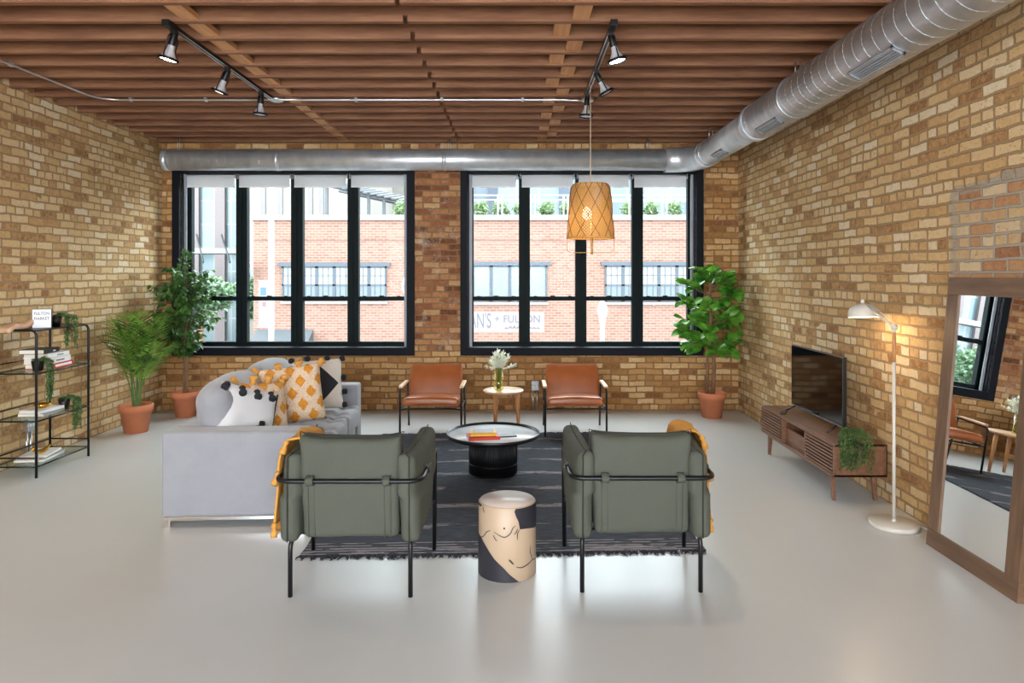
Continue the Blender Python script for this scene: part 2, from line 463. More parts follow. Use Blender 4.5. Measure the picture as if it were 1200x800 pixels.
def duct_mat():
    t = NT('galvanised_duct'); v = t.coord((1, 1, 1)); n = t.noise(v, 7, 3)
    n2 = t.noise(t.coord((3, 3, 3)), 9, 5, 0.7)
    t.l(t.ramp(n, [(0.3, c(196, 200, 206)), (0.7, c(222, 226, 230))]), t.p.inputs['Base Color'])
    t.p.inputs['Metallic'].default_value = 0.7
    t.l(t.math('MULTIPLY_ADD', n2, 0.22, 0.3), t.p.inputs['Roughness']); t.bump(n, 0.12, 0.01); return t.m
M_duct = duct_mat()
def leafmat(name, a, b, rough=0.4, tl=0.25):
    t = NT(name); v = t.coord(); n = t.noise(v, 9, 3)
    colr = t.ramp(n, [(0.32, a), (0.68, b)]); t.l(colr, t.p.inputs['Base Color']); t.p.inputs['Roughness'].default_value = rough
    tr = t.n('ShaderNodeBsdfTranslucent'); t.l(colr, tr.inputs[0]); mx = t.n('ShaderNodeMixShader'); mx.inputs[0].default_value = tl
    t.l(t.p.outputs[0], mx.inputs[1]); t.l(tr.outputs[0], mx.inputs[2]); t.l(mx.outputs[0], t.out.inputs[0]); return t.m
M_ficus = leafmat('ficus_leaf', c(34, 66, 42), c(96, 144, 62), 0.3)
M_palm = leafmat('palm_leaf', c(30, 66, 34), c(140, 184, 66), 0.45)
M_fiddle = leafmat('fiddle_leaf', c(42, 104, 34), c(124, 186, 66), 0.28)
M_trail = leafmat('trailing_leaf', c(58, 90, 52), c(120, 148, 88), 0.5)
M_stem = mat('green_stem', c(84, 116, 58), 0.6)
M_bark = mat('bark', c(126, 92, 66), 0.85, 0, 0.25, 25, 0.4, 50, stretch=(1, 1, 0.3))
M_flower = leafmat('white_flower', c(236, 238, 218), c(250, 250, 240), 0.7, 0.4)

# ------------------------------------------------------------ room shell
XL, XR, YB, ZC, YF = -4.46, 2.78, 8.58, 3.35, -3.0
DECK = 3.62
W1 = (-4.232, -1.38, 0.78, 2.99)   # openings: x0, x1, z0, z1
W2 = (-0.62, 2.245, 0.78, 2.99)
struct(MB().box(XL-0.3, XR+0.3, YF-0.3, YB+0.3, -0.15, 0).build('floor', M_floor))
struct(MB().box(XL-0.3, XL, YF-0.3, YB+0.3, 0, DECK+0.1).build('wall_left', M_side))
struct(MB().box(XR, XR+0.3, YF-0.3, YB+0.3, 0, DECK+0.1).build('wall_right', M_right))
w = MB(); y0, y1 = YB, YB+0.26
w.box(XL, XR, y0, y1, 0, W1[2]).box(XL, XR, y0, y1, W1[3], DECK)
w.box(XL, W1[0], y0, y1, W1[2], W1[3]).box(W1[1], W2[0], y0, y1, W1[2], W1[3]).box(W2[1], XR, y0, y1, W1[2], W1[3])
struct(w.build('wall_back', M_back))
w = MB(); w.box(XL, XR, YF-0.3, YF, 0, 0.8).box(XL, XR, YF-0.3, YF, 3.1, DECK).box(XL, -3.9, YF-0.3, YF, 0.8, 3.1).box(2.2, XR, YF-0.3, YF, 0.8, 3.1)
struct(w.build('wall_front', M_back))
w = MB()
for x in (-3.9, -2.37, -0.85, 0.67, 2.14): w.box(x, x+0.06, YF-0.15, YF-0.08, 0.8, 3.1)
for z in (0.8, 1.6, 3.04): w.box(-3.9, 2.2, YF-0.15, YF-0.08, z, z+0.06)
struct(w.build('window_3', M_casing))
ceil = struct(MB().box(XL-0.3, XR+0.3, YF-0.3, YB+0.3, DECK, DECK+0.1).build('ceiling', M_deck))
random.seed(4)
ys = []; y = 4.145
while y > YF: y -= 0.3085
y += 0.3085
while y < YB-0.02: ys.append(y); y += 0.3085
for i, y in enumerate(ys):
    j = MB(); jt = random.uniform(-0.004, 0.004)
    j.box(XL, -0.745, y, y+0.045, ZC+jt, DECK); j.box(-0.745, -0.715, y, y+0.045, ZC+0.045, DECK); j.box(-0.715, XR, y, y+0.045, ZC+jt, DECK)
    j.build('joist', M_joist, ceil)
for i, y in enumerate(ys[:-1]):
    if y < 2.8: continue
    for x in (-2.13, 0.36 + (0.055 if i % 2 else -0.055)):
        k = MB(); k.box(x-0.055, x+0.055, y+0.047, y+0.306, ZC+0.012, ZC+0.05)
        k.build('blocking', M_block, ceil)

# ------------------------------------------------------------ windows
def window(n, W, cents, cuts):
    x0, x1, z0, z1 = W
    root = struct(empty('window_%d' % n, ((x0+x1)/2, YB, z0))); ox, oz = (x0+x1)/2, z0
    def P(m, name, mt, bevel=0.003):
        o = m.build(name, mt, root, bevel); o.location = (-ox, -YB, -oz); return o
    m = MB(); cw = 0.092; a, b = YB-0.035, YB+0.01
    m.box(x0-cw, x0, a, b, z0-cw, z1+0.05).box(x1, x1+cw, a, b, z0-cw, z1+0.05).box(x0, x1, a, b, z0-cw, z0).box(x0, x1, a, b, z1, z1+0.05)
    P(m, 'casing', M_casing)
    m = MB(); m.box(x0, x0+0.012, YB+0.01, YB+0.24, z0, z1).box(x1-0.012, x1, YB+0.01, YB+0.24, z0, z1).box(x0, x1, YB+0.01, YB+0.24, z1-0.012, z1)
    P(m, 'jamb', M_casing)
    m = MB(); m.box(x0+0.014, x0+0.05, YB+0.06, YB+0.075, z0+0.01, z1-0.02).box(x1-0.05, x1-0.014, YB+0.06, YB+0.075, z0+0.01, z1-0.02)
    P(m, 'side_channel', M_jamb)
    m = MB(); m.box(x0, x1, YB-0.045, YB+0.20, z0-0.012, z0+0.012); P(m, 'sill', M_casing)
    # outer frame, mullions
    fy0, fy1 = YB+0.14, YB+0.22
    m = MB(); m.box(x0+0.012, cuts[0][0], fy0, fy1, z0, z1-0.012).box(cuts[-1][1], x1-0.012, fy0, fy1, z0, z1-0.012)
    m.box(x0, x1, fy0, fy1, z0, 0.836).box(x0, x1, fy0, fy1, 2.96, z1)
    P(m, 'frame', M_sash)
    for (a, b), (a2, b2) in zip(cuts, cuts[1:]):
        m = MB(); m.box(b, a2, fy0-0.01, fy1, 0.83, 2.97); m.box((b+a2)/2-0.006, (b+a2)/2+0.006, fy0-0.03, fy0-0.01, 0.83, 2.97); P(m, 'mullion', M_sash)
    for (a, b) in cuts:
        m = MB(); m.box(a, b, fy0+0.01, fy1, 1.37, 1.425)
        m.box(a, b, fy0, fy1, 0.83, 0.848); m.box((a+b)/2-0.03, (a+b)/2+0.03, fy0-0.005, fy0+0.02, 1.425, 1.437)
        for xx in (a+0.07, b-0.07): m.box(xx-0.02, xx+0.02, fy0-0.003, fy0+0.02, 1.425, 1.433)
        P(m, 'sash_rail', M_sash)
        m = MB(); m.box(a, b, fy0+0.05, fy0+0.053, 0.84, 1.38).box(a, b, fy0+0.062, fy0+0.065, 1.41, 2.965); P(m, 'pane', M_glass, 0)
    return root
def wx(px, Y=8.75): return (px-606)*Y/800
window(1, W1, None, [(wx(226), wx(278)), (wx(291), wx(342)), (wx(356), wx(408)), (wx(421), wx(474))])
window(2, W2, None, [(wx(555), wx(608)), (wx(621), wx(674)), (wx(687), wx(740)), (wx(753), wx(805))])
k = 0
pos = ['leftmost', 'second from the left', 'third from the left', 'rightmost']
for wi, L in (('left', [(217, 277), (279.5, 341.5), (344, 407.5), (410.5, 474)]), ('right', [(549.5, 606), (610, 672.5), (676.5, 738), (741.5, 805)])):
    for q, (a, b) in enumerate(L):
        r = thing('roller_blind', '%s white roller blind, pulled up at the top of the %s window' % (pos[q].capitalize(), wi), 'roller blind', (wx((a+b)/2, 8.67), 8.67, 2.95), 0, 'white roller blinds above the windows')
        hw = (b-a)/2*8.67/800
        MB().tube([(-hw+0.012, 0, 0), (hw-0.012, 0, 0)], 0.021, 14).build('roller_tube', M_blind, r)
        MB().box(-hw+0.016, hw-0.016, -0.021, -0.0195, -0.125, 0).build('blind_fabric', M_blind, r)
        MB().box(-hw+0.016, hw-0.016, -0.026, -0.014, -0.142, -0.122).build('bottom_bar', M_white, r, 0.002)
        for sg in (-1, 1): MB().box(sg*hw-0.005, sg*hw+0.005, -0.03, 0.03, -0.03, 0.028).build('bracket', M_jamb, r)

# ------------------------------------------------------------ ducts
def helix(m, p0, p1, rad, pitch, tr=0.0028):
    p0, p1 = Vector(p0), Vector(p1); d = p1-p0; L = d.length; d.normalize()
    u = Vector((0, 0, 1)); w = d.cross(u).normalized(); pts = []; n = int(L/pitch*28)
    for i in range(n+1):
        a = 2*PI*i/28; pts.append(p0+d*(L*i/n)+(u*math.cos(a)+w*math.sin(a))*rad)
    m.tube(pts, tr, 4, up=None)
DX, DZ, DY = 2.20, 3.10, 8.33
d = thing('ventilation_duct', 'long galvanised spiral duct along the top of the right brick wall', 'duct')
MB().tube([(DX, YF+0.02, DZ), (DX, 6.25, DZ)], 0.166, 40).build('main_pipe', M_duct, d)
MB().tube([(DX, 6.2, DZ), (DX, 6.3, DZ), (DX, 6.36, DZ)], [0.171, 0.171, 0.146], 40).build('reducer', M_duct, d)
MB().tube([(DX, 6.3, DZ), (DX, 7.98, DZ)], 0.142, 40).build('narrow_pipe', M_duct, d)
m = MB(); helix(m, (DX, 0.5, DZ), (DX, 6.2, DZ), 0.1662, 0.115, 0.0013); helix(m, (DX, 6.4, DZ), (DX, 7.95, DZ), 0.1421, 0.10, 0.0012); m.build('spiral_seam', M_duct, d)
for (yc, ln) in ((4.05, 0.5), (5.75, 0.45), (7.2, 0.35)):
    rr = 0.142 if yc > 6.3 else 0.166
    Mx = Matrix.Translation((DX, yc, DZ)) @ Matrix.Rotation(R(28), 4, 'Y')
    g = MB(); hw = 0.045; zz = -rr-0.004
    g.box(-hw, hw, -ln/2, -ln/2+0.012, zz-0.008, zz+0.02, Mx).box(-hw, hw, ln/2-0.012, ln/2, zz-0.008, zz+0.02, Mx)
    g.box(-hw, -hw+0.012, -ln/2, ln/2, zz-0.008, zz+0.02, Mx).box(hw-0.012, hw, -ln/2, ln/2, zz-0.008, zz+0.02, Mx)
    for q in range(1, 5): g.box(-hw+q*0.018-0.003, -hw+q*0.018+0.003, -ln/2, ln/2, zz-0.004, zz+0.02, Mx)
    g.build('air_grille', M_jamb, d)
for yc in (2.2, 5.35, 7.75):
    rr = 0.142 if yc > 6.3 else 0.166
    m = MB(); m.tube([(DX-0.02, yc, DZ+rr), (DX-0.02, yc, ZC+0.02)], 0.006, 6); m.tube([(DX+0.02, yc, DZ+rr), (DX+0.02, yc, ZC+0.02)], 0.006, 6)
    m.tube([(DX+math.cos(a)*(rr+0.003), yc, DZ+math.sin(a)*(rr+0.003)) for a in [2*PI*i/32 for i in range(32)]], 0.006, 5, closed=True)
    m.build('hanger', M_conduit, d)
d = thing('ventilation_duct', 'galvanised spiral duct running across above both windows', 'duct')
el = []
for i in range(9):
    a = PI/2*i/8; el.append((DX-0.30+0.30*math.cos(a), 7.95+0.38*math.sin(a), DZ))
MB().tube([(DX, 7.9, DZ)]+el+[(DX-0.4, DY, DZ)], 0.150, 36).build('elbow', M_duct, d)
MB().tube([(-4.27, DY, DZ), (DX-0.34, DY, DZ)], 0.127, 36).build('main_pipe', M_duct, d)
MB().tube([(-4.30, DY, DZ), (-4.24, DY, DZ)], 0.1315, 36).build('end_cap', M_duct, d)
m = MB(); helix(m, (-4.24, DY, DZ), (DX-0.4, DY, DZ), 0.1271, 0.10, 0.0012)
m.tube([(-2.94, DY, DZ), (-2.88, DY, DZ)], 0.1305, 36); m.tube([(-0.9, DY, DZ), (-0.86, DY, DZ)], 0.1305, 36); m.build('spiral_seam', M_duct, d)
for xx in (-4.13, -0.825, 1.6):
    m = MB()
    for o_ in (-0.012, 0.012): m.tube([(xx+o_, DY, DZ+0.12), (xx+o_, DY, ZC+0.02)], 0.004, 6)
    m.build('hanger', M_conduit, d)

# ------------------------------------------------------------ conduit and track lights
pz = 3.33
cd = thing('electrical_conduit', 'thin white metal conduit pipe bending across the ceiling joists', 'conduit')
m = MB(); m.tube(arc_path([(-3.95, YF+0.01, pz), (-3.93, 5.2, pz), (-3.88, 6.36, pz), (-2.45, 6.36, pz), (-2.33, 6.31, pz-0.01), (-2.24, 6.31, pz-0.01), (-2.1, 6.36, pz), (0.44, 6.36, pz), (0.52, 6.34, pz-0.01), (0.60, 6.34, pz-0.01)], 0.22, 8), 0.0095, 8)
m.build('pipe', M_conduit, cd)
for xx, yy in ((-3.93, 5.3), (-3.6, 6.36), (-2.9, 6.36), (-1.5, 6.36), (-0.7, 6.36), (0.05, 6.36)):
    MB().box(xx-0.012, xx+0.012, yy-0.02, yy+0.02, pz-0.014, pz+0.02).build('strap', M_conduit, cd, 0.002)
def head(root, x, y, tilt, lit, name_extra=None, ang=0):
    """par lamp on a yoke; local origin on the rail"""
    Mx = Matrix.Translation((x, y, -0.06)) @ Matrix.Rotation(ang, 4, 'Z') @ Matrix.Rotation(tilt, 4, 'Y')
    m = MB(); m.box(-0.016, 0.016, -0.025, 0.025, -0.06, 0.0, Matrix.Translation((x, y, 0)))
    m.lathe([(0, 0.01), (0.024, 0.01), (0.024, -0.075), (0, -0.075)], 16, M=Mx)
    hd = m.build('lamp_head', M_black, root, 0.002)
    hoop = [Mx @ Vector(p) for p in arc_path([(0, 0.02, 0.0), (0, 0.062, -0.02), (0, 0.066, -0.16)], 0.03)]
    hoop2 = [Mx @ Vector(p) for p in arc_path([(0, -0.02, 0.0), (0, -0.062, -0.02), (0, -0.066, -0.16)], 0.03)]
    m = MB(); m.tube(hoop, 0.0045, 6); m.tube(hoop2, 0.0045, 6); m.build('yoke', M_black, hd)
    m = MB(); m.lathe([(0.021, -0.07), (0.023, -0.105), (0.048, -0.155), (0.056, -0.166)], 24, M=Mx); m.build('bulb', M_bulbcone, hd)
    m = MB(); m.lathe([(0.056, -0.16), (0.066, -0.16), (0.067, -0.176), (0.056, -0.176)], 28, M=Mx); m.build('rim', M_black, hd)
    m = MB(); m.lathe([(0.055, -0.167), (0.03, -0.173), (0, -0.175)], 24, M=Mx); m.build('bulb_lens', {2: M_bulb, 1: M_bulb2, 0: M_bulbcone}[lit], hd)
    if lit:
        ld = bpy.data.lights.new('track_spot', 'SPOT'); ld.energy = 60 if lit == 2 else 45; ld.color = (1, 0.88, 0.72); ld.spot_size = R(125); ld.spot_blend = 1.0; ld.shadow_soft_size = 0.04
        lo = bpy.data.objects.new('track_spot', ld); COL.objects.link(lo); lo.parent = hd
        lo.matrix_local = Mx @ Matrix.Translation((0, 0, -0.185))
for (x, lab, heads) in ((-2.27, 'black ceiling track with three spotlights on the left side', [(4.52, R(14), 2), (5.35, R(22), 1), (6.05, R(3), 0)]),
                        (0.627, 'black ceiling track with three spotlights above the woven pendant', [(4.55, R(-14), 2), (5.4, R(-28), 0), (6.12, R(3), 0)])):
    r = thing('track_light', lab, 'track light', (x, 0, ZC))
    m = MB(); m.box(-0.018, 0.018, 4.42, 6.36, -0.028, -0.002); m.build('rail', M_black, r, 0.002)
    m = MB()
    for o_ in (-0.013, 0.013): m.box(o_-0.003, o_+0.003, 4.5, 6.33, -0.031, -0.0275)
    m.build('rail_lip', M_conduit, r)
    MB().box(-0.024, 0.024, 4.40, 4.52, -0.04, 0.0).build('end_feed', M_black, r, 0.003)
    MB().lathe([(0, 0), (0.06, 0), (0.06, -0.03), (0.05, -0.036), (0, -0.036)], 24, 0.03, 6.36).build('junction_box', M_conduit, r)
    for (yy, tl, lit) in heads:
        Lr = empty('x'); bpy.data.objects.remove(Lr)
        head(r, 0, yy, tl, lit, ang=0)

# ------------------------------------------------------------ pendant
pd = thing('pendant_lamp', 'woven bamboo pendant lampshade hanging on a thin cord before the right window', 'pendant lamp', (0.627, 5.83, 0))
PB, PT, RB, RT = 2.015, 2.475, 0.200, 0.168
def prad(z):
    t_ = (z-PB)/(PT-PB); r_ = RB+(RT-RB)*t_
    if t_ > 0.88: r_ -= (t_-0.88)**2*1.6
    return r_
t = NT('woven_bamboo_sheet'); uvn = t.n('ShaderNodeUVMap'); s_ = t.n('ShaderNodeSeparateXYZ'); t.l(uvn.outputs[0], s_.inputs[0])
a_ = t.math('SINE', t.math('MULTIPLY', t.math('ADD', s_.outputs[0], s_.outputs[1]), 240)); b_ = t.math('SINE', t.math('MULTIPLY', t.math('SUBTRACT', s_.outputs[0], s_.outputs[1]), 240))
ab = t.math('MAXIMUM', a_, b_)
hole = t.math('LESS_THAN', ab, -0.35)
wcol = t.ramp(t.math('MULTIPLY_ADD', ab, 0.5, 0.5), [(0.0, c(150, 100, 48)), (1.0, c(216, 168, 98))])
t.l(wcol, t.p.inputs['Base Color']); t.p.inputs['Roughness'].default_value = 0.6
tl_ = t.n('ShaderNodeBsdfTranslucent'); t.l(wcol, tl_.inputs[0]); mx = t.n('ShaderNodeMixShader'); mx.inputs[0].default_value = 0.32
t.l(t.p.outputs[0], mx.inputs[1]); t.l(tl_.outputs[0], mx.inputs[2])
tp_ = t.n('ShaderNodeBsdfTransparent'); m2 = t.n('ShaderNodeMixShader'); t.l(hole, m2.inputs[0]); t.l(mx.outputs[0], m2.inputs[1]); t.l(tp_.outputs[0], m2.inputs[2]); t.l(m2.outputs[0], t.out.inputs[0])
M_weave = t.m
m = MB(); nz_, na = 14, 48; uvl = m.b.loops.layers.uv.new('UVMap'); rows = []
for i in range(nz_+1):
    z = PB+(PT-PB)*i/nz_; rows.append([(m.b.verts.new((prad(z)*math.cos(2*PI*k/na), prad(z)*math.sin(2*PI*k/na), z)), ) for k in range(na)])
for i in range(nz_):
    for k in range(na):
        f = m.b.faces.new((rows[i][k][0], rows[i][(k+1) % na][0], rows[i+1][(k+1) % na][0], rows[i+1][k][0])); f.smooth = True
        for lp, (kk, ii) in zip(f.loops, ((k, i), (k+1, i), (k+1, i+1), (k, i+1))):
            lp[uvl].uv = (kk/na*1.2, (PT-PB)*ii/nz_)
sh = m.build('lamp_shade', M_weave, pd)
m = MB()
M_dkstrip = mat('dark_bamboo', c(120, 78, 34), 0.6)
for sg in (-1, 1):
    for k in range(10):
        pts = []
        for i in range(17):
            z = PB+(PT-PB)*i/16; a = 2*PI*(k/10)+sg*(i/16)*1.35+(0.2 if sg > 0 else 0); rr = prad(z)+0.002
            pts.append((rr*math.cos(a), rr*math.sin(a), z))
        m.tube(pts, 0.0028, 5)
m.build('weave_rib', M_dkstrip, pd)
m = MB()
for z, rr in ((PB, RB+0.002), (PT-0.003, prad(PT)+0.002)):
    m = MB()
    m.tube([(rr*math.cos(2*PI*k/48), rr*math.sin(2*PI*k/48), z) for k in range(48)], 0.006 if z == PB else 0.004, 6, closed=True)
    m.build('rim_hoop', M_rattanstrip, pd)
m = MB(); m.tube(arc_path([(-0.198, 0, PB), (-0.205, 0, 1.89), (0.205, 0, 1.89), (0.198, 0, PB)], 0.05), 0.0028, 6)
m.build('wire_handle', M_rattanstrip, pd)
MB().tube([(0.012, 0, 1.875), (0.012, 0, 2.43)], 0.010, 10).build('centre_rod', M_rattanstrip, pd)
MB().lathe([(0, 2.17), (0.03, 2.18), (0.042, 2.215), (0.03, 2.255), (0.016, 2.28), (0, 2.28)], 20, -0.03, 0).build('bulb', emis('pendant_bulb', (1, 0.85, 0.62, 1), 5), pd)
MB().tube([(0, 0, 2.47), (0, 0, ZC-0.02)], 0.0035, 8).build('cord', mat('beige_cord', c(206, 186, 160), 0.7), pd)
ld = bpy.data.lights.new('pendant_glow', 'POINT'); ld.energy = 2.2; ld.color = (1, 0.76, 0.48); ld.shadow_soft_size = 0.04
lo = bpy.data.objects.new('pendant_glow', ld); COL.objects.link(lo); lo.parent = pd; lo.location = (-0.03, 0, 2.13)

# ------------------------------------------------------------ rug
t = NT('charcoal_rag_rug'); v = t.coord((0.9, 26, 1)); n = t.noise(v, 2.2, 4, 0.6)
v2 = t.coord((9, 150, 1)); n2 = t.noise(v2, 1.0, 3, 0.7)
base = t.ramp(n2, [(0.25, c(30, 33, 40)), (0.5, c(50, 55, 65)), (0.75, c(84, 91, 103))])
tcn = t.n('ShaderNodeTexCoord'); sp = t.n('ShaderNodeSeparateXYZ'); t.l(tcn.outputs['Object'], sp.inputs[0])
ystr = t.math('SINE', t.math('MULTIPLY', sp.outputs[1], 2*PI/0.405))
band = t.math('GREATER_THAN', t.math('ADD', ystr, t.math('MULTIPLY', t.math('SUBTRACT', n, 0.5), 1.7)), 0.80)
patchn = t.noise(t.coord((1.3, 5, 1)), 1.6, 3)
st = t.math('MULTIPLY', t.math('GREATER_THAN', n2, 0.46), t.math('MULTIPLY', band, t.math('GREATER_THAN', patchn, 0.49)))
thin = t.math('GREATER_THAN', t.noise(t.coord((2.4, 95, 1)), 1.0, 2, 0.5), 0.69)
near = t.math('LESS_THAN', sp.outputs[1], -1.38)
rows = t.math('MULTIPLY', near, t.math('GREATER_THAN', t.math('SINE', t.math('MULTIPLY', sp.outputs[1], 2*PI/0.04)), 0.55))
rows = t.math('MULTIPLY', rows, t.math('GREATER_THAN', t.noise(t.coord((7, 40, 1)), 1.0, 2), 0.47))
msk = t.math('MAXIMUM', t.math('MAXIMUM', t.math('MULTIPLY', st, 0.8), t.math('MULTIPLY', thin, 0.3)), t.math('MULTIPLY', rows, 0.85))
t.l(t.mix(msk, base, c(160, 150, 152)), t.p.inputs['Base Color']); t.p.inputs['Roughness'].default_value = 0.95
t.bump(t.math('ADD', n2, t.math('MULTIPLY', t.math('SINE', t.math('MULTIPLY', sp.outputs[1], 2*PI/0.016)), 0.3)), 0.8, 0.008)
M_rug = t.m
rug = thing('area_rug', 'dark charcoal woven rug with pale streaks and fringed ends on the concrete floor', 'rug', (-0.135, 5.72, 0), R(2.2))
m = MB(); nx, ny = 60, 80; G = []
for i in range(nx+1):
    row = []
    for j in range(ny+1):
        x = -1.235+2.47*i/nx; y = -1.57+3.14*j/ny
        e = noise.noise(Vector((x*2, y*3, 0)))*0.004; ex = noise.noise(Vector((0, y*6, 5 if i == 0 else 9)))*0.012 if i in (0, nx) else 0
        row.append(m.b.verts.new((x+ex, y, 0.011+e*0.5)))
    G.append(row)
for i in range(nx):
    for j in range(ny):
        f = m.b.faces.new((G[i][j], G[i+1][j], G[i+1][j+1], G[i][j+1])); f.smooth = True
ext = bmesh.ops.extrude_face_region(m.b, geom=m.b.faces[:])
for v_ in [g for g in ext['geom'] if isinstance(g, bmesh.types.BMVert)]: v_.co.z = 0.001
m.build('woven_field', M_rug, rug)
M_fringe = mat('fringe_yarn', c(34, 36, 42), 0.95, 0, 0.2)
for sg in (-1, 1):
    m = MB(); random.seed(sg+5); x = -1.23
    while x < 1.235:
        L = random.uniform(0.025, 0.06); a = random.uniform(-0.02, 0.02); a2 = random.uniform(-0.02, 0.02)
        m.tube([(x, sg*1.565, 0.010), (x+a, sg*(1.57+L*0.5), 0.008), (x+a+a2, sg*(1.57+L), 0.004)], [0.005, 0.005, 0.002], 5)
        x += random.uniform(0.010, 0.019)
    tag(m.build('fringe', M_fringe, rug), kind='stuff')

# ------------------------------------------------------------ sofa
sofa = thing('sofa', 'light grey fabric three-seat sofa with square arms and a thin chrome base', 'sofa', (-1.97, 5.68, 0), R(3))
HX, HY = 0.48, 1.075
for sg in (-1, 1):
    m = MB(); m.rbox(0, sg*(HY-0.10), 0.355, HX, 0.10, 0.285, 0.025, (0, 0.006, 0.004), 8)
    m.build('armrest', M_sofa, sofa)
MB().rbox(-HX+0.11, 0, 0.36, 0.11, HY-0.2, 0.28, 0.03, (0, 0, 0), 8).build('back_frame', M_sofa, sofa)
MB().rbox(0.10, 0, 0.17, HX-0.12, HY-0.2, 0.10, 0.02, (0, 0, 0), 6).build('seat_base', M_sofa, sofa)
def tuft(o, u):
    if u[2] > 0.6:
        gx = abs(math.sin(u[0]*PI*1.5)); gy = abs(math.cos(u[1]*PI*1.0))
        o = o.copy(); o.z -= 0.028*max(0, 1-min(gx, 1)*1.8)*1 + 0.026*max(0, 1-gy*1.8)
    return o
for k in range(3):
    yc = -0.5833+k*0.5833
    MB().rbox(0.145, yc, 0.355, 0.355, 0.290, 0.095, 0.035, (0.012, 0, 0.02), 14, fn=tuft, wr=0.003, wsc=9).build('seat_cushion', M_sofa, sofa)
def backc(o, u):
    o = o.copy()
    if u[2] > 0: o.z -= 0.035*abs(u[1])**3*u[2]
    return o
for k in range(2):
    Mx = Matrix.Translation((-0.22, -0.44+0.885*k-0.0, 0.66)) @ Matrix.Rotation(R(-9), 4, 'Y')
    MB().rbox(0, 0, 0, 0.115, 0.435, 0.26, 0.10, (0.05, 0, 0.03), 12, M=Mx, fn=backc, wr=0.012, wsc=5, seed=k).build('back_cushion', M_sofa, sofa)
m = MB()
for sg in (-1, 1):
    m.box(-HX+0.01, HX-0.01, sg*(HY-0.02)-0.012, sg*(HY-0.02)+0.012, 0.045, 0.07)
m.box(-HX+0.01, -HX+0.03, -HY+0.02, HY-0.02, 0.045, 0.07); m.box(HX-0.03, HX-0.01, -HY+0.02, HY-0.02, 0.045, 0.07)
m.build('base_rail', M_chrome, sofa, 0.002)
for a in (-1, 1):
    for b in (-1, 1):
        MB().box(a*(HX-0.035)-0.022, a*(HX-0.035)+0.022, b*(HY-0.02)-0.012, b*(HY-0.02)+0.012, 0, 0.05).build('leg', M_chrome, sofa, 0.002)

# ------------------------------------------------------------ scatter cushions
def facing(loc, yaw, lean, roll=0):
    return Matrix.Translation(loc) @ Matrix.Rotation(yaw, 4, 'Z') @ Matrix.Rotation(lean, 4, 'X') @ Matrix.Rotation(roll, 4, 'Y')
def tassels(pts, mt, parent, name='tassel', r=0.016, L=0.05, seed=0):
    random.seed(seed)
    for p, d in pts:
        p = Vector(p); d = Vector(d).normalized(); m = MB()
        m.lathe([(0, 0.012), (r*0.8, 0.008), (r, -0.004), (r*0.55, -0.016), (r*1.15, -L*0.7), (r*1.05, -L), (0, -L)], 10, M=Matrix.Translation(p) @ d.to_track_quat('-Z', 'Y').to_matrix().to_4x4())
        m.build(name, mt, parent)
# B/W cow-print like cushion
t = NT('white_cotton'); v = t.coord(); t.p.inputs['Base Color'].default_value = c(206, 206, 208); t.p.inputs['Roughness'].default_value = 0.9
t.bump(t.noise(v, 160, 3), 0.3, 0.004); M_wcotton = t.m
M_blkyarn = fabric('black_yarn', c(22, 22, 26), c(40, 40, 46), 0.95, 120, 20, 0.6)
def cushion(name, label, loc, yaw, lean, roll, w, h, th, mt, seed=0):
    r = thing(name, label, 'cushion', loc); r.rotation_mode = 'QUATERNION'
    Q = (Matrix.Rotation(yaw, 4, 'Z') @ Matrix.Rotation(lean, 4, 'X') @ Matrix.Rotation(roll, 4, 'Y'))
    r.rotation_quaternion = Q.to_quaternion()
    MB().pillow(w, h, th, 22, seed=seed).build('cover', mt, r)
    return r
def psurf(u, v, w, h, th, off=0.004):
    e = ((1-u**4)*(1-v**4))**0.55
    return Vector((w/2*u*(1-0.05*(1-v*v)), -th/2*e-off, h/2*v*(1-0.05*(1-u*u))))
# yaw: local -Y is the face; yaw 0 faces the camera, positive yaw turns it towards +X
pA = cushion('scatter_cushion', 'white cushion with black tufted tassels and a black edge, against the near sofa arm', (-1.985, 5.00, 0.655), R(54), R(-16), R(19), 0.46, 0.46, 0.14, M_wcotton, 1)
w, h, th = 0.46, 0.46, 0.14
m = MB()
for (u, v_) in ((0.40, -0.30),):
    p = psurf(u, v_, w, h, th)
    for k in range(3):
        a = PI/2+k*2*PI/3; q = p+Vector((math.cos(a)*0.024, -0.004, math.sin(a)*0.024))
        m.rbox(q.x, q.y, q.z, 0.021, 0.012, 0.021, 0.011, n=3, wr=0.004, wsc=40)
m.build('tufted_motif', M_blkyarn, pA)
m = MB()
for sd in (1,):
    m.tube([Vector((sd*(0.225-0.012*(1-(q/8)**2)), 0, q/8*0.21)) for q in range(-8, 9)], 0.016, 6, flat=1)
m.build('edge_band', M_blkyarn, pA)
tassels([((-0.20, -0.03, 0.205), (-0.5, -0.5, -0.5)), ((-0.09, -0.045, 0.195), (-0.1, -0.6, -0.8)), ((0.03, -0.045, 0.19), (0, -0.6, -0.9)), ((0.15, -0.035, 0.20), (0.1, -0.6, -0.9))], M_blkyarn, pA, r=0.026, L=0.062)
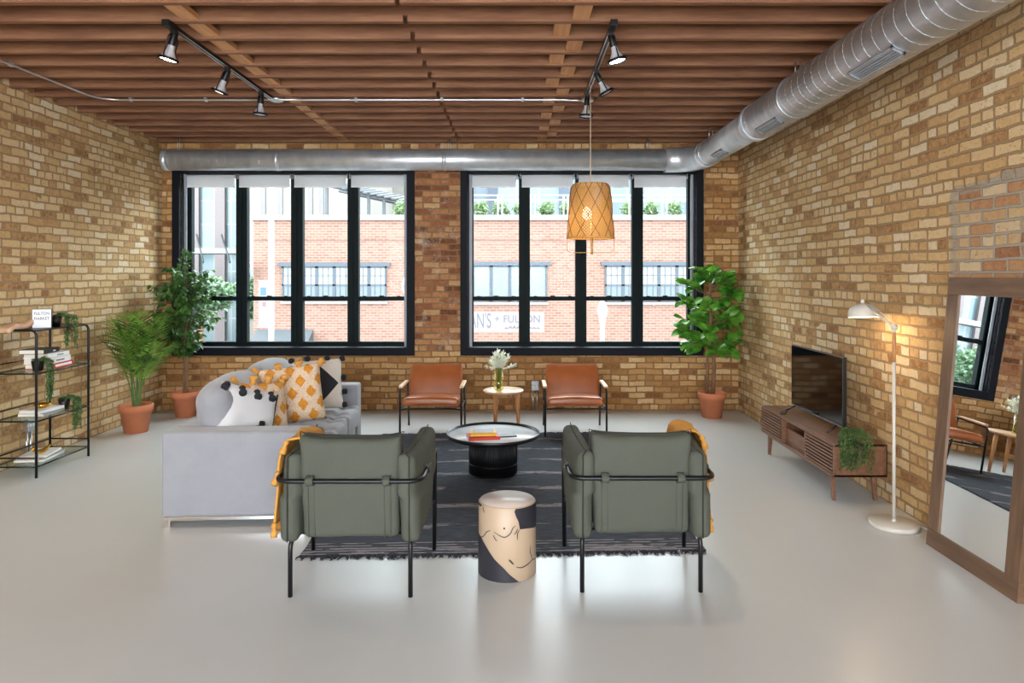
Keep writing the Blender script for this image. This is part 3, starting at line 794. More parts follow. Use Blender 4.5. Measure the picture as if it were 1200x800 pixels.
# trellis fabric
def trellis(name):
    t = NT(name); tc = t.n('ShaderNodeTexCoord'); s_ = t.n('ShaderNodeSeparateXYZ'); t.l(tc.outputs['Object'], s_.inputs[0])
    u = t.math('DIVIDE', s_.outputs[0], 0.150); v_ = t.math('DIVIDE', s_.outputs[2], 0.190)
    nn = t.noise(tc.outputs['Object'], 60, 2)
    a = t.math('ABSOLUTE', t.math('SUBTRACT', t.math('FRACT', t.math('ADD', t.math('ADD', u, v_), 0.5)), 0.5)); b = t.math('ABSOLUTE', t.math('SUBTRACT', t.math('FRACT', t.math('ADD', t.math('SUBTRACT', u, v_), 0.5)), 0.5))
    ms = t.math('ADD', t.math('MAXIMUM', a, b), t.math('MULTIPLY', t.math('SUBTRACT', nn, 0.5), 0.16))
    dia = t.math('LESS_THAN', ms, 0.285)
    cm = t.mix(dia, t.ramp(t.noise(tc.outputs['Object'], 120, 3), [(0.3, c(206, 174, 144)), (0.7, c(240, 218, 192))]), t.ramp(t.noise(tc.outputs['Object'], 50, 2), [(0.3, c(200, 128, 36)), (0.7, c(224, 154, 56))]))
    t.l(cm, t.p.inputs['Base Color']); t.p.inputs['Roughness'].default_value = 0.95
    hh = t.math('ADD', t.math('MULTIPLY', t.math('SUBTRACT', 1.0, dia), 0.5), t.math('MULTIPLY', t.noise(tc.outputs['Object'], 110, 3), 0.8))
    t.bump(hh, 0.9, 0.012); return t.m
M_trel = trellis('mustard_trellis')
pB = cushion('scatter_cushion', 'smaller mustard and cream shaggy cushion seen edge-on beside the black and white one', (-1.945, 5.22, 0.665), R(60), R(-17), R(6), 0.44, 0.44, 0.13, M_trel, 2)
pC = cushion('scatter_cushion', 'large mustard and cream trellis cushion facing forward in the middle of the sofa', (-1.855, 5.62, 0.715), R(20), R(-14), R(-6), 0.50, 0.48, 0.15, M_trel, 3)
for p_, s_ in ((pB, 0.21), (pC, 0.245)):
    tassels([((-s_, 0, 0.215), (-1, 0, 1)), ((-s_*0.33, -0.01, 0.215), (0, -0.5, 1)), ((s_*0.33, -0.01, 0.215), (0, -0.5, 1)), ((s_, 0, 0.215), (1, 0, 1))], M_mustard, p_, r=0.030, L=0.05)
t = NT('geometric_black_white'); tc = t.n('ShaderNodeTexCoord'); s_ = t.n('ShaderNodeSeparateXYZ'); t.l(tc.outputs['Object'], s_.inputs[0])
dd = t.math('ADD', t.math('ABSOLUTE', t.math('ADD', s_.outputs[0], -0.02)), t.math('ABSOLUTE', s_.outputs[2]))
t.l(t.mix(t.math('LESS_THAN', dd, 0.16), c(222, 214, 204), c(38, 38, 44)), t.p.inputs['Base Color']); t.p.inputs['Roughness'].default_value = 0.9
t.bump(t.noise(tc.outputs['Object'], 140, 3), 0.3, 0.004)
pD = cushion('scatter_cushion', 'cream cushion with a black diamond and black pompoms near the far sofa arm', (-1.82, 6.22, 0.70), R(28), R(-12), 0, 0.46, 0.46, 0.14, t.m, 4)
for (px_, pz_) in ((0.235, 0.225), (0.1, 0.235), (-0.08, 0.24), (0.24, 0.05), (0.245, -0.08), (0.235, -0.2), (-0.22, 0.23)):
    m = MB(); m.rbox(px_, 0, pz_, 0.026, 0.026, 0.026, 0.024, n=4, wr=0.008, wsc=60); m.build('pompom', M_blkyarn, pD)

# ------------------------------------------------------------ green canvas armchairs
def green_chair(label, loc):
    r = thing('canvas_armchair', label, 'armchair', loc, 0, 'grey green armchairs with black tube frames')
    tr_ = 0.0125
    m = MB(); m.tube(arc_path([(-0.378, 0.29, 0.63), (-0.385, -0.345, 0.625), (0.385, -0.345, 0.625), (0.378, 0.29, 0.63)], 0.09, 8), tr_, 12)
    m.build('arm_rail', M_blackrod, r)
    for sg in (-1, 1):
        m = MB(); m.tube(arc_path([(sg*0.378, 0.20, 0.63), (sg*0.378, 0.30, 0.63), (sg*0.372, 0.30, 0.0)], 0.05, 8), tr_, 12); m.build('leg', M_blackrod, r)
        m = MB(); m.tube(arc_path([(sg*0.318, -0.29, 0.0), (sg*0.318, -0.29, 0.30), (sg*0.30, -0.16, 0.315), (sg*0.33, 0.1, 0.315)], 0.07, 8), tr_, 12); m.build('leg', M_blackrod, r)
    m = MB()
    for sg in (-1, 1): m.tube([(sg*0.32, -0.16, 0.315), (sg*0.372, 0.30, 0.315)], 0.010, 8)
    m.tube([(-0.372, 0.30, 0.315), (0.372, 0.30, 0.315)], 0.010, 8); m.tube([(-0.31, -0.2, 0.305), (0.31, -0.2, 0.305)], 0.010, 8)
    m.build('seat_frame', M_blackrod, r)
    def ears(o, u):
        o = o.copy()
        if u[2] > 0: o.z += (0.022*u[0]**6*1.0-0.012*(1-u[0]**2)*0)*u[2]
        o.x *= 1+0.03*u[2]; return o
    Mb = Matrix.Translation((0, -0.240, 0.575)) @ Matrix.Rotation(R(2), 4, 'X')
    bc_ = MB().rbox(0, 0, 0, 0.262, 0.068, 0.265, 0.035, (0, 0.022, -0.006), 16, M=Mb, fn=ears, wr=0.007, wsc=7).build('back_cushion', M_green, r)
    # piping round the back face
    m = MB(); pts = []
    for (u, v_) in [(-1, k/8) for k in range(-8, 9)]+[(k/8, 1) for k in range(-7, 8)]+[(1, k/8) for k in range(8, -9, -1)]:
        q = Vector((u*0.268*(1+0.03*v_), -0.002, v_*0.268+(0.022*abs(u)**6 if v_ > 0.9 else 0))); pts.append(Mb @ q)
    m.tube(pts, 0.0035, 6); m.build('piping', M_greenpipe, bc_)
    m = MB()
    for xx in (-0.20, 0.20):
        for o_ in (-0.016, 0.016):
            m.tube([Mb @ Vector((xx+o_, -0.068-0.020*(1-(xx/0.26)**2)*(1-z_**2)-0.003, z_*0.255)) for z_ in [q/8 for q in range(-8, 3)]], 0.003, 5)
    m.build('seam', M_green, bc_)
    for xx in (-0.20, 0.20):
        m = MB()
        L_ = [(-0.290, 0.652), (-0.335, 0.650), (-0.363, 0.638), (-0.366, 0.615), (-0.345, 0.600), (-0.300, 0.596)]
        vs = [(m.b.verts.new((xx-0.02, a, b)), m.b.verts.new((xx+0.02, a, b))) for a, b in L_]
        for p, q in zip(vs, vs[1:]): m.b.faces.new((p[0], p[1], q[1], q[0])).smooth = True
        so = m.build('strap', M_green, bc_); sm = so.modifiers.new('s', 'SOLIDIFY'); sm.thickness = 0.004
    for sg in (-1, 1):
        def slope(o, u, sg=sg):
            o = o.copy(); o.z += 0.01*u[1]*(u[2] > 0) + (0.018*abs(u[1])**5*u[2] if u[2] > 0 else 0)
            if u[2] > 0: o.x += sg*0.02*u[1]
            return o
        sc_ = MB().rbox(sg*0.318, -0.025, 0.525, 0.048, 0.300, 0.232, 0.035, (0.03, 0.01, 0.0), 14, fn=slope, wr=0.006, wsc=8, seed=sg).build('side_cushion', M_green, r)
        m = MB(); m.tube([(sg*0.318, -0.339, 0.305+0.44*k/12) for k in range(13)]+[(sg*(0.318+0.02*(-1+k/6)), -0.32+0.59*k/12, 0.757+0.01*(-1+k/6)+0.018*abs(-1+k/6)**5) for k in range(13)], 0.0035, 6); m.build('piping', M_greenpipe, sc_)
        # narrow straps holding the side cushion to the arm rail
        m = MB()
        for yy in (-0.12,):
            L_ = [(0.350, 0.655), (0.385, 0.652), (0.404, 0.64), (0.406, 0.615), (0.385, 0.602), (0.352, 0.600)]
            vs = [(m.b.verts.new((sg*a, yy-0.018, b)), m.b.verts.new((sg*a, yy+0.018, b))) for a, b in L_]
            for p, q in zip(vs, vs[1:]): m.b.faces.new((p[0], p[1], q[1], q[0])).smooth = True
        so = m.build('strap', M_green, sc_); sm = so.modifiers.new('s', 'SOLIDIFY'); sm.thickness = 0.004
    MB().rbox(0, 0.055, 0.395, 0.265, 0.245, 0.075, 0.04, (0, 0.012, 0.02), 12, wr=0.005, wsc=6).build('seat_cushion', M_green, r)
    return r
CL = (-0.882, 3.90, 0); CR = (0.667, 3.955, 0)
g1 = green_chair('grey green canvas armchair on the left, back to us, nearer the sofa', CL)
g2 = dup(g1, CR, 0, 'grey green canvas armchair on the right, with the orange throw, right of the drum stool')

def throw(label, loc, sg, y0, y1, out_z, in_len, seed):
    """blanket hung over the arm cushion on side sg"""
    r = thing('throw_blanket', label, 'blanket', loc)
    random.seed(seed); m = MB(); nU, nV = 40, 20; G = []
    # cross-section path from the seat up over the cushion and down outside the rail
    prof = [(0.19-in_len, 0.500), (0.235, 0.515), (0.248, 0.60), (0.252, 0.72), (0.272, 0.785), (0.32, 0.800), (0.37, 0.79), (0.398, 0.74), (0.412, 0.66), (0.420, 0.60), (0.425, 0.50), (0.428, out_z)]
    P = [Vector((sg*a, 0, b)) for a, b in prof]; cum = [0]
    for a, b in zip(P, P[1:]): cum.append(cum[-1]+(b-a).length)
    def at(s_):
        s_ *= cum[-1]
        for i in range(len(P)-1):
            if s_ <= cum[i+1]+1e-9: return P[i].lerp(P[i+1], (s_-cum[i])/(cum[i+1]-cum[i]))
        return P[-1]
    for i in range(nU+1):
        row = []
        for j in range(nV+1):
            s_ = i/nU; q = at(s_); yy = y0+(y1-y0)*j/nV
            fold = math.sin(j/nV*PI*5+seed)*0.014*min(1, s_*1.5)+noise.noise(Vector((s_*3, j*0.3, seed)))*0.014
            gather = 1-0.22*math.sin(PI*min(1, s_))
            yc = (y0+y1)/2; yy = yc+(yy-yc)*gather+noise.noise(Vector((s_*4, seed, 1)))*0.03
            zz = q.z - (0.06*math.sin(j/nV*PI*2.3+seed) if s_ > 0.9 else 0)*(s_-0.9)*10
            row.append(m.b.verts.new((q.x+sg*abs(fold)*(0.9 if s_ > 0.5 else -0.5), yy, zz+(abs(fold)*0.7 if 0.3 < s_ < 0.7 else 0))))
        G.append(row)
    for i in range(nU):
        for j in range(nV):
            f = m.b.faces.new((G[i][j], G[i+1][j], G[i+1][j+1], G[i][j+1])); f.smooth = True
    ends = [G[nU][j].co.copy() for j in range(0, nV+1, 4)]+[G[0][j].co.copy() for j in (2, 10, 18)]
    ends += [G[q][0].co.copy() for q in (22, 30)]
    o = m.build('blanket_cloth', M_mustard, r); so = o.modifiers.new('s', 'SOLIDIFY'); so.thickness = 0.012; so.offset = sg*0
    tassels([(e+Vector((0, 0, -0.008)), (0, 0, -1)) for e in ends[:6]]+[(e, (-sg*0.8, 0.1, 0.5)) for e in ends[6:9]]+[(e, (0.2*sg, -0.6, -1)) for e in ends[9:]], M_mustard, r, r=0.017, L=0.065, seed=seed)
    return r
throw('mustard tasselled throw draped over the left arm of the left green armchair', CL, -1, -0.19, 0.17, 0.40, 0.03, 1)
throw('orange mustard tasselled throw hung over the right arm of the right green armchair', CR, 1, -0.05, 0.26, 0.36, 0.02, 2)

# ------------------------------------------------------------ tan leather chairs
def tan_chair(label, loc):
    r = thing('leather_armchair', label, 'armchair', loc, 0, 'tan leather lounge chairs facing us by the windows')
    tr_ = 0.011
    for sg in (-1, 1):
        m = MB(); m.tube(arc_path([(sg*0.322, -0.28, 0), (sg*0.322, -0.275, 0.492), (sg*0.322, 0.25, 0.50)], 0.05, 8), tr_, 12); m.build('leg', M_blackrod, r)
        m = MB(); m.tube(arc_path([(sg*0.317, 0.29, 0), (sg*0.317, 0.21, 0.50)], 0.02, 3), tr_, 12); m.build('leg', M_blackrod, r)
        m = MB(); m.rbox(sg*0.322, -0.03, 0.517, 0.023, 0.215, 0.012, 0.009, n=6); m.build('armrest', M_armwood, r)
    m = MB(); m.tube([(-0.322, -0.262, 0.292), (0.322, -0.262, 0.292)], 0.009, 8); m.tube([(-0.317, 0.19, 0.285), (0.317, 0.19, 0.285)], 0.009, 8)
    for sg in (-1, 1): m.tube([(sg*0.317, -0.275, 0.292), (sg*0.317, 0.245, 0.285)], 0.009, 8); m.tube(arc_path([(sg*0.275, 0.13, 0.29), (sg*0.275, 0.30, 0.64)], 0.02), 0.008, 8)
    m.build('seat_frame', M_blackrod, r)
    def dome(o, u):
        o = o.copy()
        if u[2] > 0: o.z += 0.016*(1-u[0]**2)
        o.x *= 1-0.05*(u[2]*0.5+0.5); return o
    Ms = Matrix.Translation((0, -0.04, 0.345)) @ Matrix.Rotation(R(-5), 4, 'X')
    MB().rbox(0, 0, 0, 0.302, 0.245, 0.042, 0.03, (0, 0.012, 0.012), 12, M=Ms, fn=dome).build('seat', M_leather, r)
    Mb = Matrix.Translation((0, 0.225, 0.515)) @ Matrix.Rotation(R(-19), 4, 'X')
    def flare(o, u):
        o = o.copy(); o.y += 0.02*u[0]**2*0-0.025*(1-u[0]**2)*0 + 0.035*max(0, u[2])**2; o.x *= 1+0.0*u[2]; return o
    b_ = MB().rbox(0, 0, 0, 0.292, 0.026, 0.195, 0.022, (0, 0.010, 0), 12, M=Mb, fn=flare).build('backrest', M_leather, r)
    m = MB()
    pts = [Mb @ Vector((sg_*0.293, -0.024+0.035*max(0, z_)**2, z_*0.19)) for sg_, z_ in [(-1, q/6) for q in range(-6, 7)]+[(1, q/6) for q in range(6, -7, -1)]]
    m.tube(pts, 0.003, 5); m.build('piping', M_leather, b_)
    return r
t1 = tan_chair('tan leather chair with black tube frame, left of the round side table', (-0.908, 7.44, 0))
dup(t1, (0.617, 7.44, 0), 0, 'tan leather chair with black tube frame, right of the round side table')

# ------------------------------------------------------------ coffee table
ct = thing('coffee_table', 'round black tray coffee table on a dark drum base, standing on the rug', 'coffee table', (-0.205, 5.84, 0.012))
ZT = 0.338
MB().lathe([(0, ZT-0.022), (0.385, ZT-0.022), (0.385, ZT-0.010), (0, ZT-0.010)], 72).build('tray_surface', M_tabletop, ct)
MB().lathe([(0.386, ZT-0.024), (0.397, ZT-0.018), (0.400, ZT+0.008), (0.394, ZT+0.010), (0.388, ZT-0.008), (0.385, ZT-0.012)], 80).build('rim', M_blackpl, ct)
t = NT('perforated_black_steel'); tc = t.n('ShaderNodeTexCoord'); s_ = t.n('ShaderNodeSeparateXYZ'); t.l(tc.outputs['Object'], s_.inputs[0])
t.p.inputs['Base Color'].default_value = c(24, 25, 30); t.p.inputs['Roughness'].default_value = 0.42; t.p.inputs['Metallic'].default_value = 0.3
M_perf = t.m
m = MB(); nn = 96
for k in range(nn):
    a = 2*PI*k/nn; m.tube([(0.204*math.cos(a), 0.204*math.sin(a), 0.005), (0.204*math.cos(a), 0.204*math.sin(a), ZT-0.024)], 0.0038, 4)
m.build('drum_slats', M_perf, ct)
m = MB(); m.lathe([(0.150, 0.02), (0.196, 0.02), (0.196, ZT-0.03), (0.150, ZT-0.03)], 48); m.build('drum_lining', mat('black_lining', c(12, 12, 14), 0.6), ct)
m = MB()
for z in (0.0, 0.085, ZT-0.03): m.lathe([(0.196, z), (0.2095, z), (0.2095, z+0.008), (0.196, z+0.008)], 64)
for a in (-0.42, 0.42):
    pts = [(0.2085*math.sin(a*(1-q/8*0.55)), -0.2085*math.cos(a*(1-q/8*0.55)), 0.09+(ZT-0.12)*q/8) for q in range(9)]; m.tube(pts, 0.004, 6)
m.build('drum_hoop', M_black, ct)
m = MB()
def book(label, loc, rz, w, d, h, cover, name='book', cat='book', group=None, textr=None, pages=M_paper, spine=None):
    r = thing(name, label, cat, loc, rz, group); ct_ = min(0.004, h*0.16)
    m = MB(); m.box(-w/2, w/2, -d/2, d/2, 0, ct_); m.box(-w/2, w/2, -d/2, d/2, h-ct_, h); m.box(-w/2, w/2, -d/2, -d/2+ct_, 0, h)
    m.build('cover', cover, r, 0.001)
    MB().box(-w/2+0.004, w/2-0.004, -d/2+ct_, d/2-0.004, ct_, h-ct_).build('pages', pages, r)
    return r
zt = 0.012+ZT-0.010
b1 = book('red hardback book lying on the coffee table under another book', (-0.285, 5.70, zt), R(12), 0.26, 0.18, 0.026, M_red)
m = MB()
for q in range(9): m.box(-0.10+q*0.02, -0.088+q*0.02, -0.0865, -0.085, 0.009, 0.017)
m.build('spine_lettering', M_yellowc, b1)
b2 = book('yellow spined book with a grey cover on top of the red book', (-0.285, 5.71, zt+0.026), R(4), 0.215, 0.15, 0.030, M_yellowc)
MB().box(-0.085, 0.09, -0.06, 0.068, 0.030, 0.0315).build('dust_jacket', M_bookgrey, b2)
m = MB()
for q in range(10):
    m.box(-0.085+q*0.016, -0.085+q*0.016+0.010, -0.0715, -0.070, 0.009, 0.021)
m.build('spine_lettering', M_ink, b2)
b3 = book('thin dark magazine sticking out to the right under the books', (-0.175, 5.725, zt), R(28), 0.16, 0.10, 0.010, M_bookblack)
b3.location = (-0.090, 5.77, zt); b3.rotation_euler = (0, 0, R(14))

# ------------------------------------------------------------ drum stool
SCX, SCY, SR, SZ = -0.057, 3.925, 0.166, 0.413
st = thing('drum_stool', 'cream drum stool painted with black shapes and a line drawn torso', 'stool', (SCX, SCY, 0))
M_cer = mat('cream_ceramic', c(186, 162, 136), 0.42, 0, 0.03, 5)
M_certop = mat('cream_top', c(206, 190, 180), 0.35, 0, 0.03, 5)
MB().lathe([(0, 0), (SR-0.006, 0), (SR, 0.006), (SR-0.002, SZ-0.008), (SR-0.01, SZ), (0, SZ)], 96).build('body', M_cer, st)
MB().lathe([(0, SZ+0.0008), (SR-0.012, SZ+0.0008), (SR-0.012, SZ-0.001), (0, SZ-0.001)], 64).build('seat_top', M_certop, st)
def cyl(cx_, cy_):
    """crop coordinates of the drawing -> (arc length, height)"""
    px = 540+cx_/5.718; py = 560+cy_/5.718
    s_ = max(-0.985, min(0.985, (px-594.7)/34.2)); a = math.asin(s_); Y = SCY-SR*math.cos(a)
    return (a*SR, 1.7-(py-322)*Y/800)
def wrap(v, off=0.0012):
    a = v.x/SR; return Vector(((SR+off)*math.sin(a), -(SR+off)*math.cos(a), v.y))
m = MB()
def patch2(poly):
    b = bmesh.new(); f = b.faces.new([b.verts.new((p[0], p[1], 0)) for p in poly])
    for k in range(-26, 27):
        bmesh.ops.bisect_plane(b, geom=b.verts[:]+b.edges[:]+b.faces[:], plane_co=(k*0.01, 0, 0), plane_no=(1, 0, 0))
    bmesh.ops.triangulate(b, faces=b.faces[:])
    mp = {v_: m.b.verts.new(wrap(v_.co)) for v_ in b.verts}
    for f in b.faces:
        if f.calc_area() > 1e-9: m.b.faces.new([mp[v_] for v_ in f.verts])
    b.free()
e = SR*1.62
p1 = [cyl(*q) for q in ((372, 203), (362, 225), (372, 258), (388, 290), (398, 343), (440, 338), (500, 326))]
patch2(p1+[(e*1.15, p1[-1][1]), (e*1.15, SZ-0.004), (p1[0][0], SZ-0.004)])
p2 = [cyl(*q) for q in ((146, 398), (180, 460), (235, 545), (290, 600), (335, 650), (400, 700))]
z0_ = p2[-1][1]
patch2([(-e*1.15, 0.004), (p2[-1][0], 0.004)]+p2[::-1]+[(-e*1.15, p2[0][1]+0.03)])
p3 = [cyl(*q) for q in ((128, 175), (140, 190), (150, 182))]
patch2([(p3[0][0]-0.08, SZ-0.004), (p3[0][0]-0.08, p3[1][1]), p3[1], p3[2], (p3[2][0], SZ-0.004)])
def line2(pts, w0=0.0028):
    P = [Vector(cyl(*q)) for q in pts]; S = []
    for i in range(len(P)-1):
        a = P[max(0, i-1)]; b = P[i]; cc = P[i+1]; d = P[min(len(P)-1, i+2)]
        for k in range(6):
            u = k/6; S.append(0.5*((2*b)+(cc-a)*u+(2*a-5*b+4*cc-d)*u*u+(3*b-a-3*cc+d)*u**3))
    S.append(P[-1]); L, Rr = [], []
    for i, p in enumerate(S):
        d = (S[min(i+1, len(S)-1)]-S[max(i-1, 0)]); nrm = Vector((-d.y, d.x)).normalized(); ww = w0*(0.45+0.55*math.sin(PI*min(1, max(0, i/(len(S)-1)))))
        L.append(m.b.verts.new(wrap(p+nrm*ww, 0.0016))); Rr.append(m.b.verts.new(wrap(p-nrm*ww, 0.0016)))
    for i in range(len(S)-1): m.b.faces.new((L[i], L[i+1], Rr[i+1], Rr[i]))
line2([(138, 392), (160, 388), (180, 362), (208, 350)]); line2([(228, 358), (262, 382), (300, 396), (335, 372), (352, 335), (370, 320)])
line2([(224, 380), (236, 404), (250, 422)]); line2([(384, 340), (374, 362), (360, 378)]); line2([(396, 345), (382, 375), (382, 412)]); line2([(380, 345), (374, 366)])
line2([(326, 545), (340, 560), (357, 578)], 0.005); line2([(374, 596), (410, 598), (450, 575), (480, 545), (503, 536)], 0.0034); line2([(466, 450), (465, 495), (478, 538)])
line2([(156, 184), (158, 210), (168, 232)]); line2([(291, 336), (297, 337), (302, 336)], 0.006)
m.norecalc = True
m.build('painted_figure', mat('black_glaze', c(40, 40, 48), 0.45), st)

# ------------------------------------------------------------ round oak side table, vase, flowers
s_t = thing('side_table', 'small round pale oak side table on peg legs between the tan chairs', 'side table', (-0.150, 7.43, 0))
MB().lathe([(0, 0.428), (0.205, 0.428), (0.222, 0.440), (0.222, 0.448), (0.216, 0.452), (0, 0.452)], 56).build('tabletop', M_oaktop, s_t)
for a in (R(3), R(122), R(238)):
    x, y = math.cos(a), math.sin(a)
    MB().tube([(0.15*x, 0.13*y, 0.43), (0.165*x, 0.15*y, 0.0)], [0.024, 0.016], 14).build('leg', M_oak, s_t)
vx, vy, vz = -0.20, 7.41, 0.452
va = thing('glass_vase', 'pale yellow glass cylinder vase on the round oak side table', 'vase', (vx, vy, vz))
MB().lathe([(0, 0.002), (0.05, 0.002), (0.052, 0.006), (0.052, 0.20), (0.0485, 0.20), (0.0485, 0.008), (0, 0.008)], 40).build('glass', M_vase, va)
fl = thing('flower_bunch', 'bunch of feathery white flowers standing in the yellow glass vase', 'flowers', (vx, vy, vz+0.01))
m = MB(); m2_ = MB(); random.seed(11)
for k in range(24):
    a = random.uniform(0, 2*PI); sp_ = random.uniform(0.2, 1.0) if k > 4 else 0.1
    tip = Vector((math.cos(a)*0.17*sp_+(0.03 if math.cos(a) > 0 else 0), math.sin(a)*0.12*sp_, 0.38-0.13*sp_**2+random.uniform(-0.03, 0.03)))
    b0 = Vector((random.uniform(-0.02, 0.02), random.uniform(-0.02, 0.02), 0.0)); mid = Vector((b0.x*0.5+tip.x*0.12, tip.y*0.12, 0.20))
    pts = [b0.lerp(mid, q/3) for q in range(3)]+[mid.lerp(tip, q/5) for q in range(6)]
    m2_.tube(pts, 0.002, 5)
    for q in range(34):
        tt = random.uniform(0.15, 1); p = mid.lerp(tip, tt); d = Vector((random.uniform(-1, 1), random.uniform(-1, 1), random.uniform(-0.3, 1)))+(tip-mid).normalized()*0.8
        m.leaf(p, d, (0, 0.3, 1), random.uniform(0.03, 0.065)*(1.25-tt*0.5), 0.015, 0.3, 'oval', 0.2, 3)
m.build('blossom', M_flower, fl); m2_.build('stems', M_stem, fl)

# ------------------------------------------------------------ pots and plants
def pot(parent, rt, h, rb=None):
    rb = rb or rt*0.68; rim = h*0.24
    MB().lathe([(0, 0), (rb, 0), (rt*0.90, h-rim), (rt*0.97, h-rim), (rt, h-0.01), (rt-0.004, h), (rt-0.022, h), (rt-0.03, h-0.04), (rt-0.035, h-0.05), (0, h-0.05)], 40).build('pot', M_terracotta, parent)
    MB().lathe([(0, h-0.035), (rt*0.6, h-0.04), (rt-0.030, h-0.045)], 24).build('soil', M_soil, parent)
# fiddle leaf fig
FX, FY = 2.33, 8.17
f = thing('potted_fiddle_leaf_fig', 'tall fiddle leaf fig with big glossy leaves in a terracotta pot, right corner', 'plant', (FX, FY, 0))
pot(f, 0.168, 0.30)
random.seed(21); m = MB(); tips = []
trunk1 = [(0.01, 0, 0.25), (0.03, 0.0, 0.6), (0.0, 0.01, 1.0), (-0.02, 0, 1.35), (-0.01, 0, 1.72)]
trunk2 = [(-0.05, 0.02, 0.25), (-0.045, 0.02, 0.6), (-0.06, 0.0, 0.85), (-0.12, -0.02, 1.1)]
m.tube(trunk1, [0.026, 0.023, 0.018, 0.014, 0.008], 10); m.tube(trunk2, [0.02, 0.018, 0.014, 0.009], 10)
br = [(0.85, 200, .30, .05), (0.9, 320, .30, .02), (0.95, 250, .28, .1), (1.0, 20, .27, .1), (1.05, 160, .34, .12), (1.1, 290, .34, .1), (1.15, 340, .30, .14), (1.2, 60, .22, .15), (1.25, 190, .36, .13), (1.3, 240, .3, .14), (1.35, 10, .30, .15), (1.45, 170, .30, .15), (1.5, 300, .26, .15), (1.55, 30, .22, .12), (1.62, 210, .18, .12), (1.1, 110, .2, .1), (0.8, 270, .2, .0), (0.84, 20, .26, -.02), (1.4, 330, .3, .1), (1.0, 180, .38, .04)]
m2_ = MB()
def fleaf(p, d, sc=1):
    m2_.leaf(p, d, (random.uniform(-0.4, 0.4), random.uniform(-0.8, 0.0), 1), 0.195*sc, 0.14*sc, random.uniform(0.05, 0.35), 'obov', 0.28, 6)
def ok(p): return p.x+FX < XR-0.05 and p.y+FY < YB-0.10
for (z, a, L, up) in br:
    tt = (z-0.25)/1.47; base = Vector((0.0, 0, z)); a = R(a); tip = base+Vector((math.cos(a)*L, math.sin(a)*L*0.85, up))
    m.tube([base, base.lerp(tip, .5)+Vector((0, 0, -0.02)), tip], [0.010, 0.007, 0.005], 7)
    for q in range(12):
        p = base.lerp(tip, 0.35+0.65*q/11); az = a+random.uniform(-1.3, 1.3)
        d = Vector((math.cos(az), math.sin(az), random.uniform(-0.7, 1.3))); s_ = random.uniform(0.65, 1.0)
        e_ = p+d.normalized()*0.2*s_
        if ok(e_): fleaf(p, d, s_)
for q in range(12):
    az = q*2.4; d = Vector((math.cos(az)*0.7, math.sin(az)*0.7, 0.9)); fleaf(Vector((-0.01, 0, 1.58+0.012*q)), d, 0.85)
m.build('trunk', M_bark, f); m2_.build('foliage', M_fiddle, f)

# ficus tree
GX, GY = -3.99, 8.22
f = thing('potted_ficus_tree', 'ficus tree with small dark leaves in a terracotta pot, beside the left window', 'plant', (GX, GY, 0))
pot(f, 0.165, 0.30)
random.seed(5); m = MB()
for ph in (0, 2.1, 4.2):
    m.tube([(0.016*math.cos(ph+z*5), 0.016*math.sin(ph+z*5), z) for z in [0.25+0.1*q for q in range(12)]], [0.017-0.0006*q for q in range(12)], 8)
m2_ = MB()
for k in range(105):
    z = random.uniform(0.75, 1.78); a = random.uniform(0, 2*PI); prof_ = 0.40*math.sin(PI*min(1, max(0.12, (1.98-z)/1.35)))**0.7
    L = prof_*random.uniform(0.6, 1.05); base = Vector((0, 0, max(0.72, z-0.12))); tip = Vector((math.cos(a)*L, math.sin(a)*L, z+random.uniform(-0.06, 0.12)))
    if tip.x+GX < XL+0.07: tip.x = XL+0.09-GX
    if tip.y+GY > YB-0.08: tip.y = YB-0.11-GY
    mid = base.lerp(tip, 0.55)+Vector((0, 0, 0.06)); P = [base.lerp(mid, .5), mid, tip]
    m.tube([base]+P, [0.006, 0.004, 0.003, 0.0015], 5)
    for q in range(22):
        tt = random.uniform(0.15, 1.08); p = (base.lerp(mid, tt/0.55) if tt < 0.55 else mid.lerp(tip, (tt-0.55)/0.45))
        d = Vector((random.uniform(-1, 1), random.uniform(-1, 0.8), random.uniform(-0.9, 0.35)))+Vector((math.cos(a), math.sin(a), 0))*0.5
        e_ = p+d.normalized()*0.08
        if e_.x+GX > XL+0.02 and e_.y+GY < YB-0.06: m2_.leaf(p, d, (random.uniform(-.5, .5), random.uniform(-.8, .2), 1), random.uniform(0.06, 0.09), 0.042, 0.25, 'oval', 0.25, 3)
for q in range(60):
    z = random.uniform(1.65, 1.98); d = Vector((random.uniform(-1, 1), random.uniform(-1, 1), random.uniform(-.3, 1))); m2_.leaf(Vector((random.uniform(-.06, .06), random.uniform(-.06, .06), z)), d, (0, -.4, 1), 0.075, 0.038, 0.25, 'oval', 0.25, 3)
m.tube([(0, 0, 1.3), (0.01, 0, 1.7), (0, 0, 1.95)], [0.01, 0.006, 0.003], 6)
m.build('trunk', M_bark, f); m2_.build('foliage', M_ficus, f)

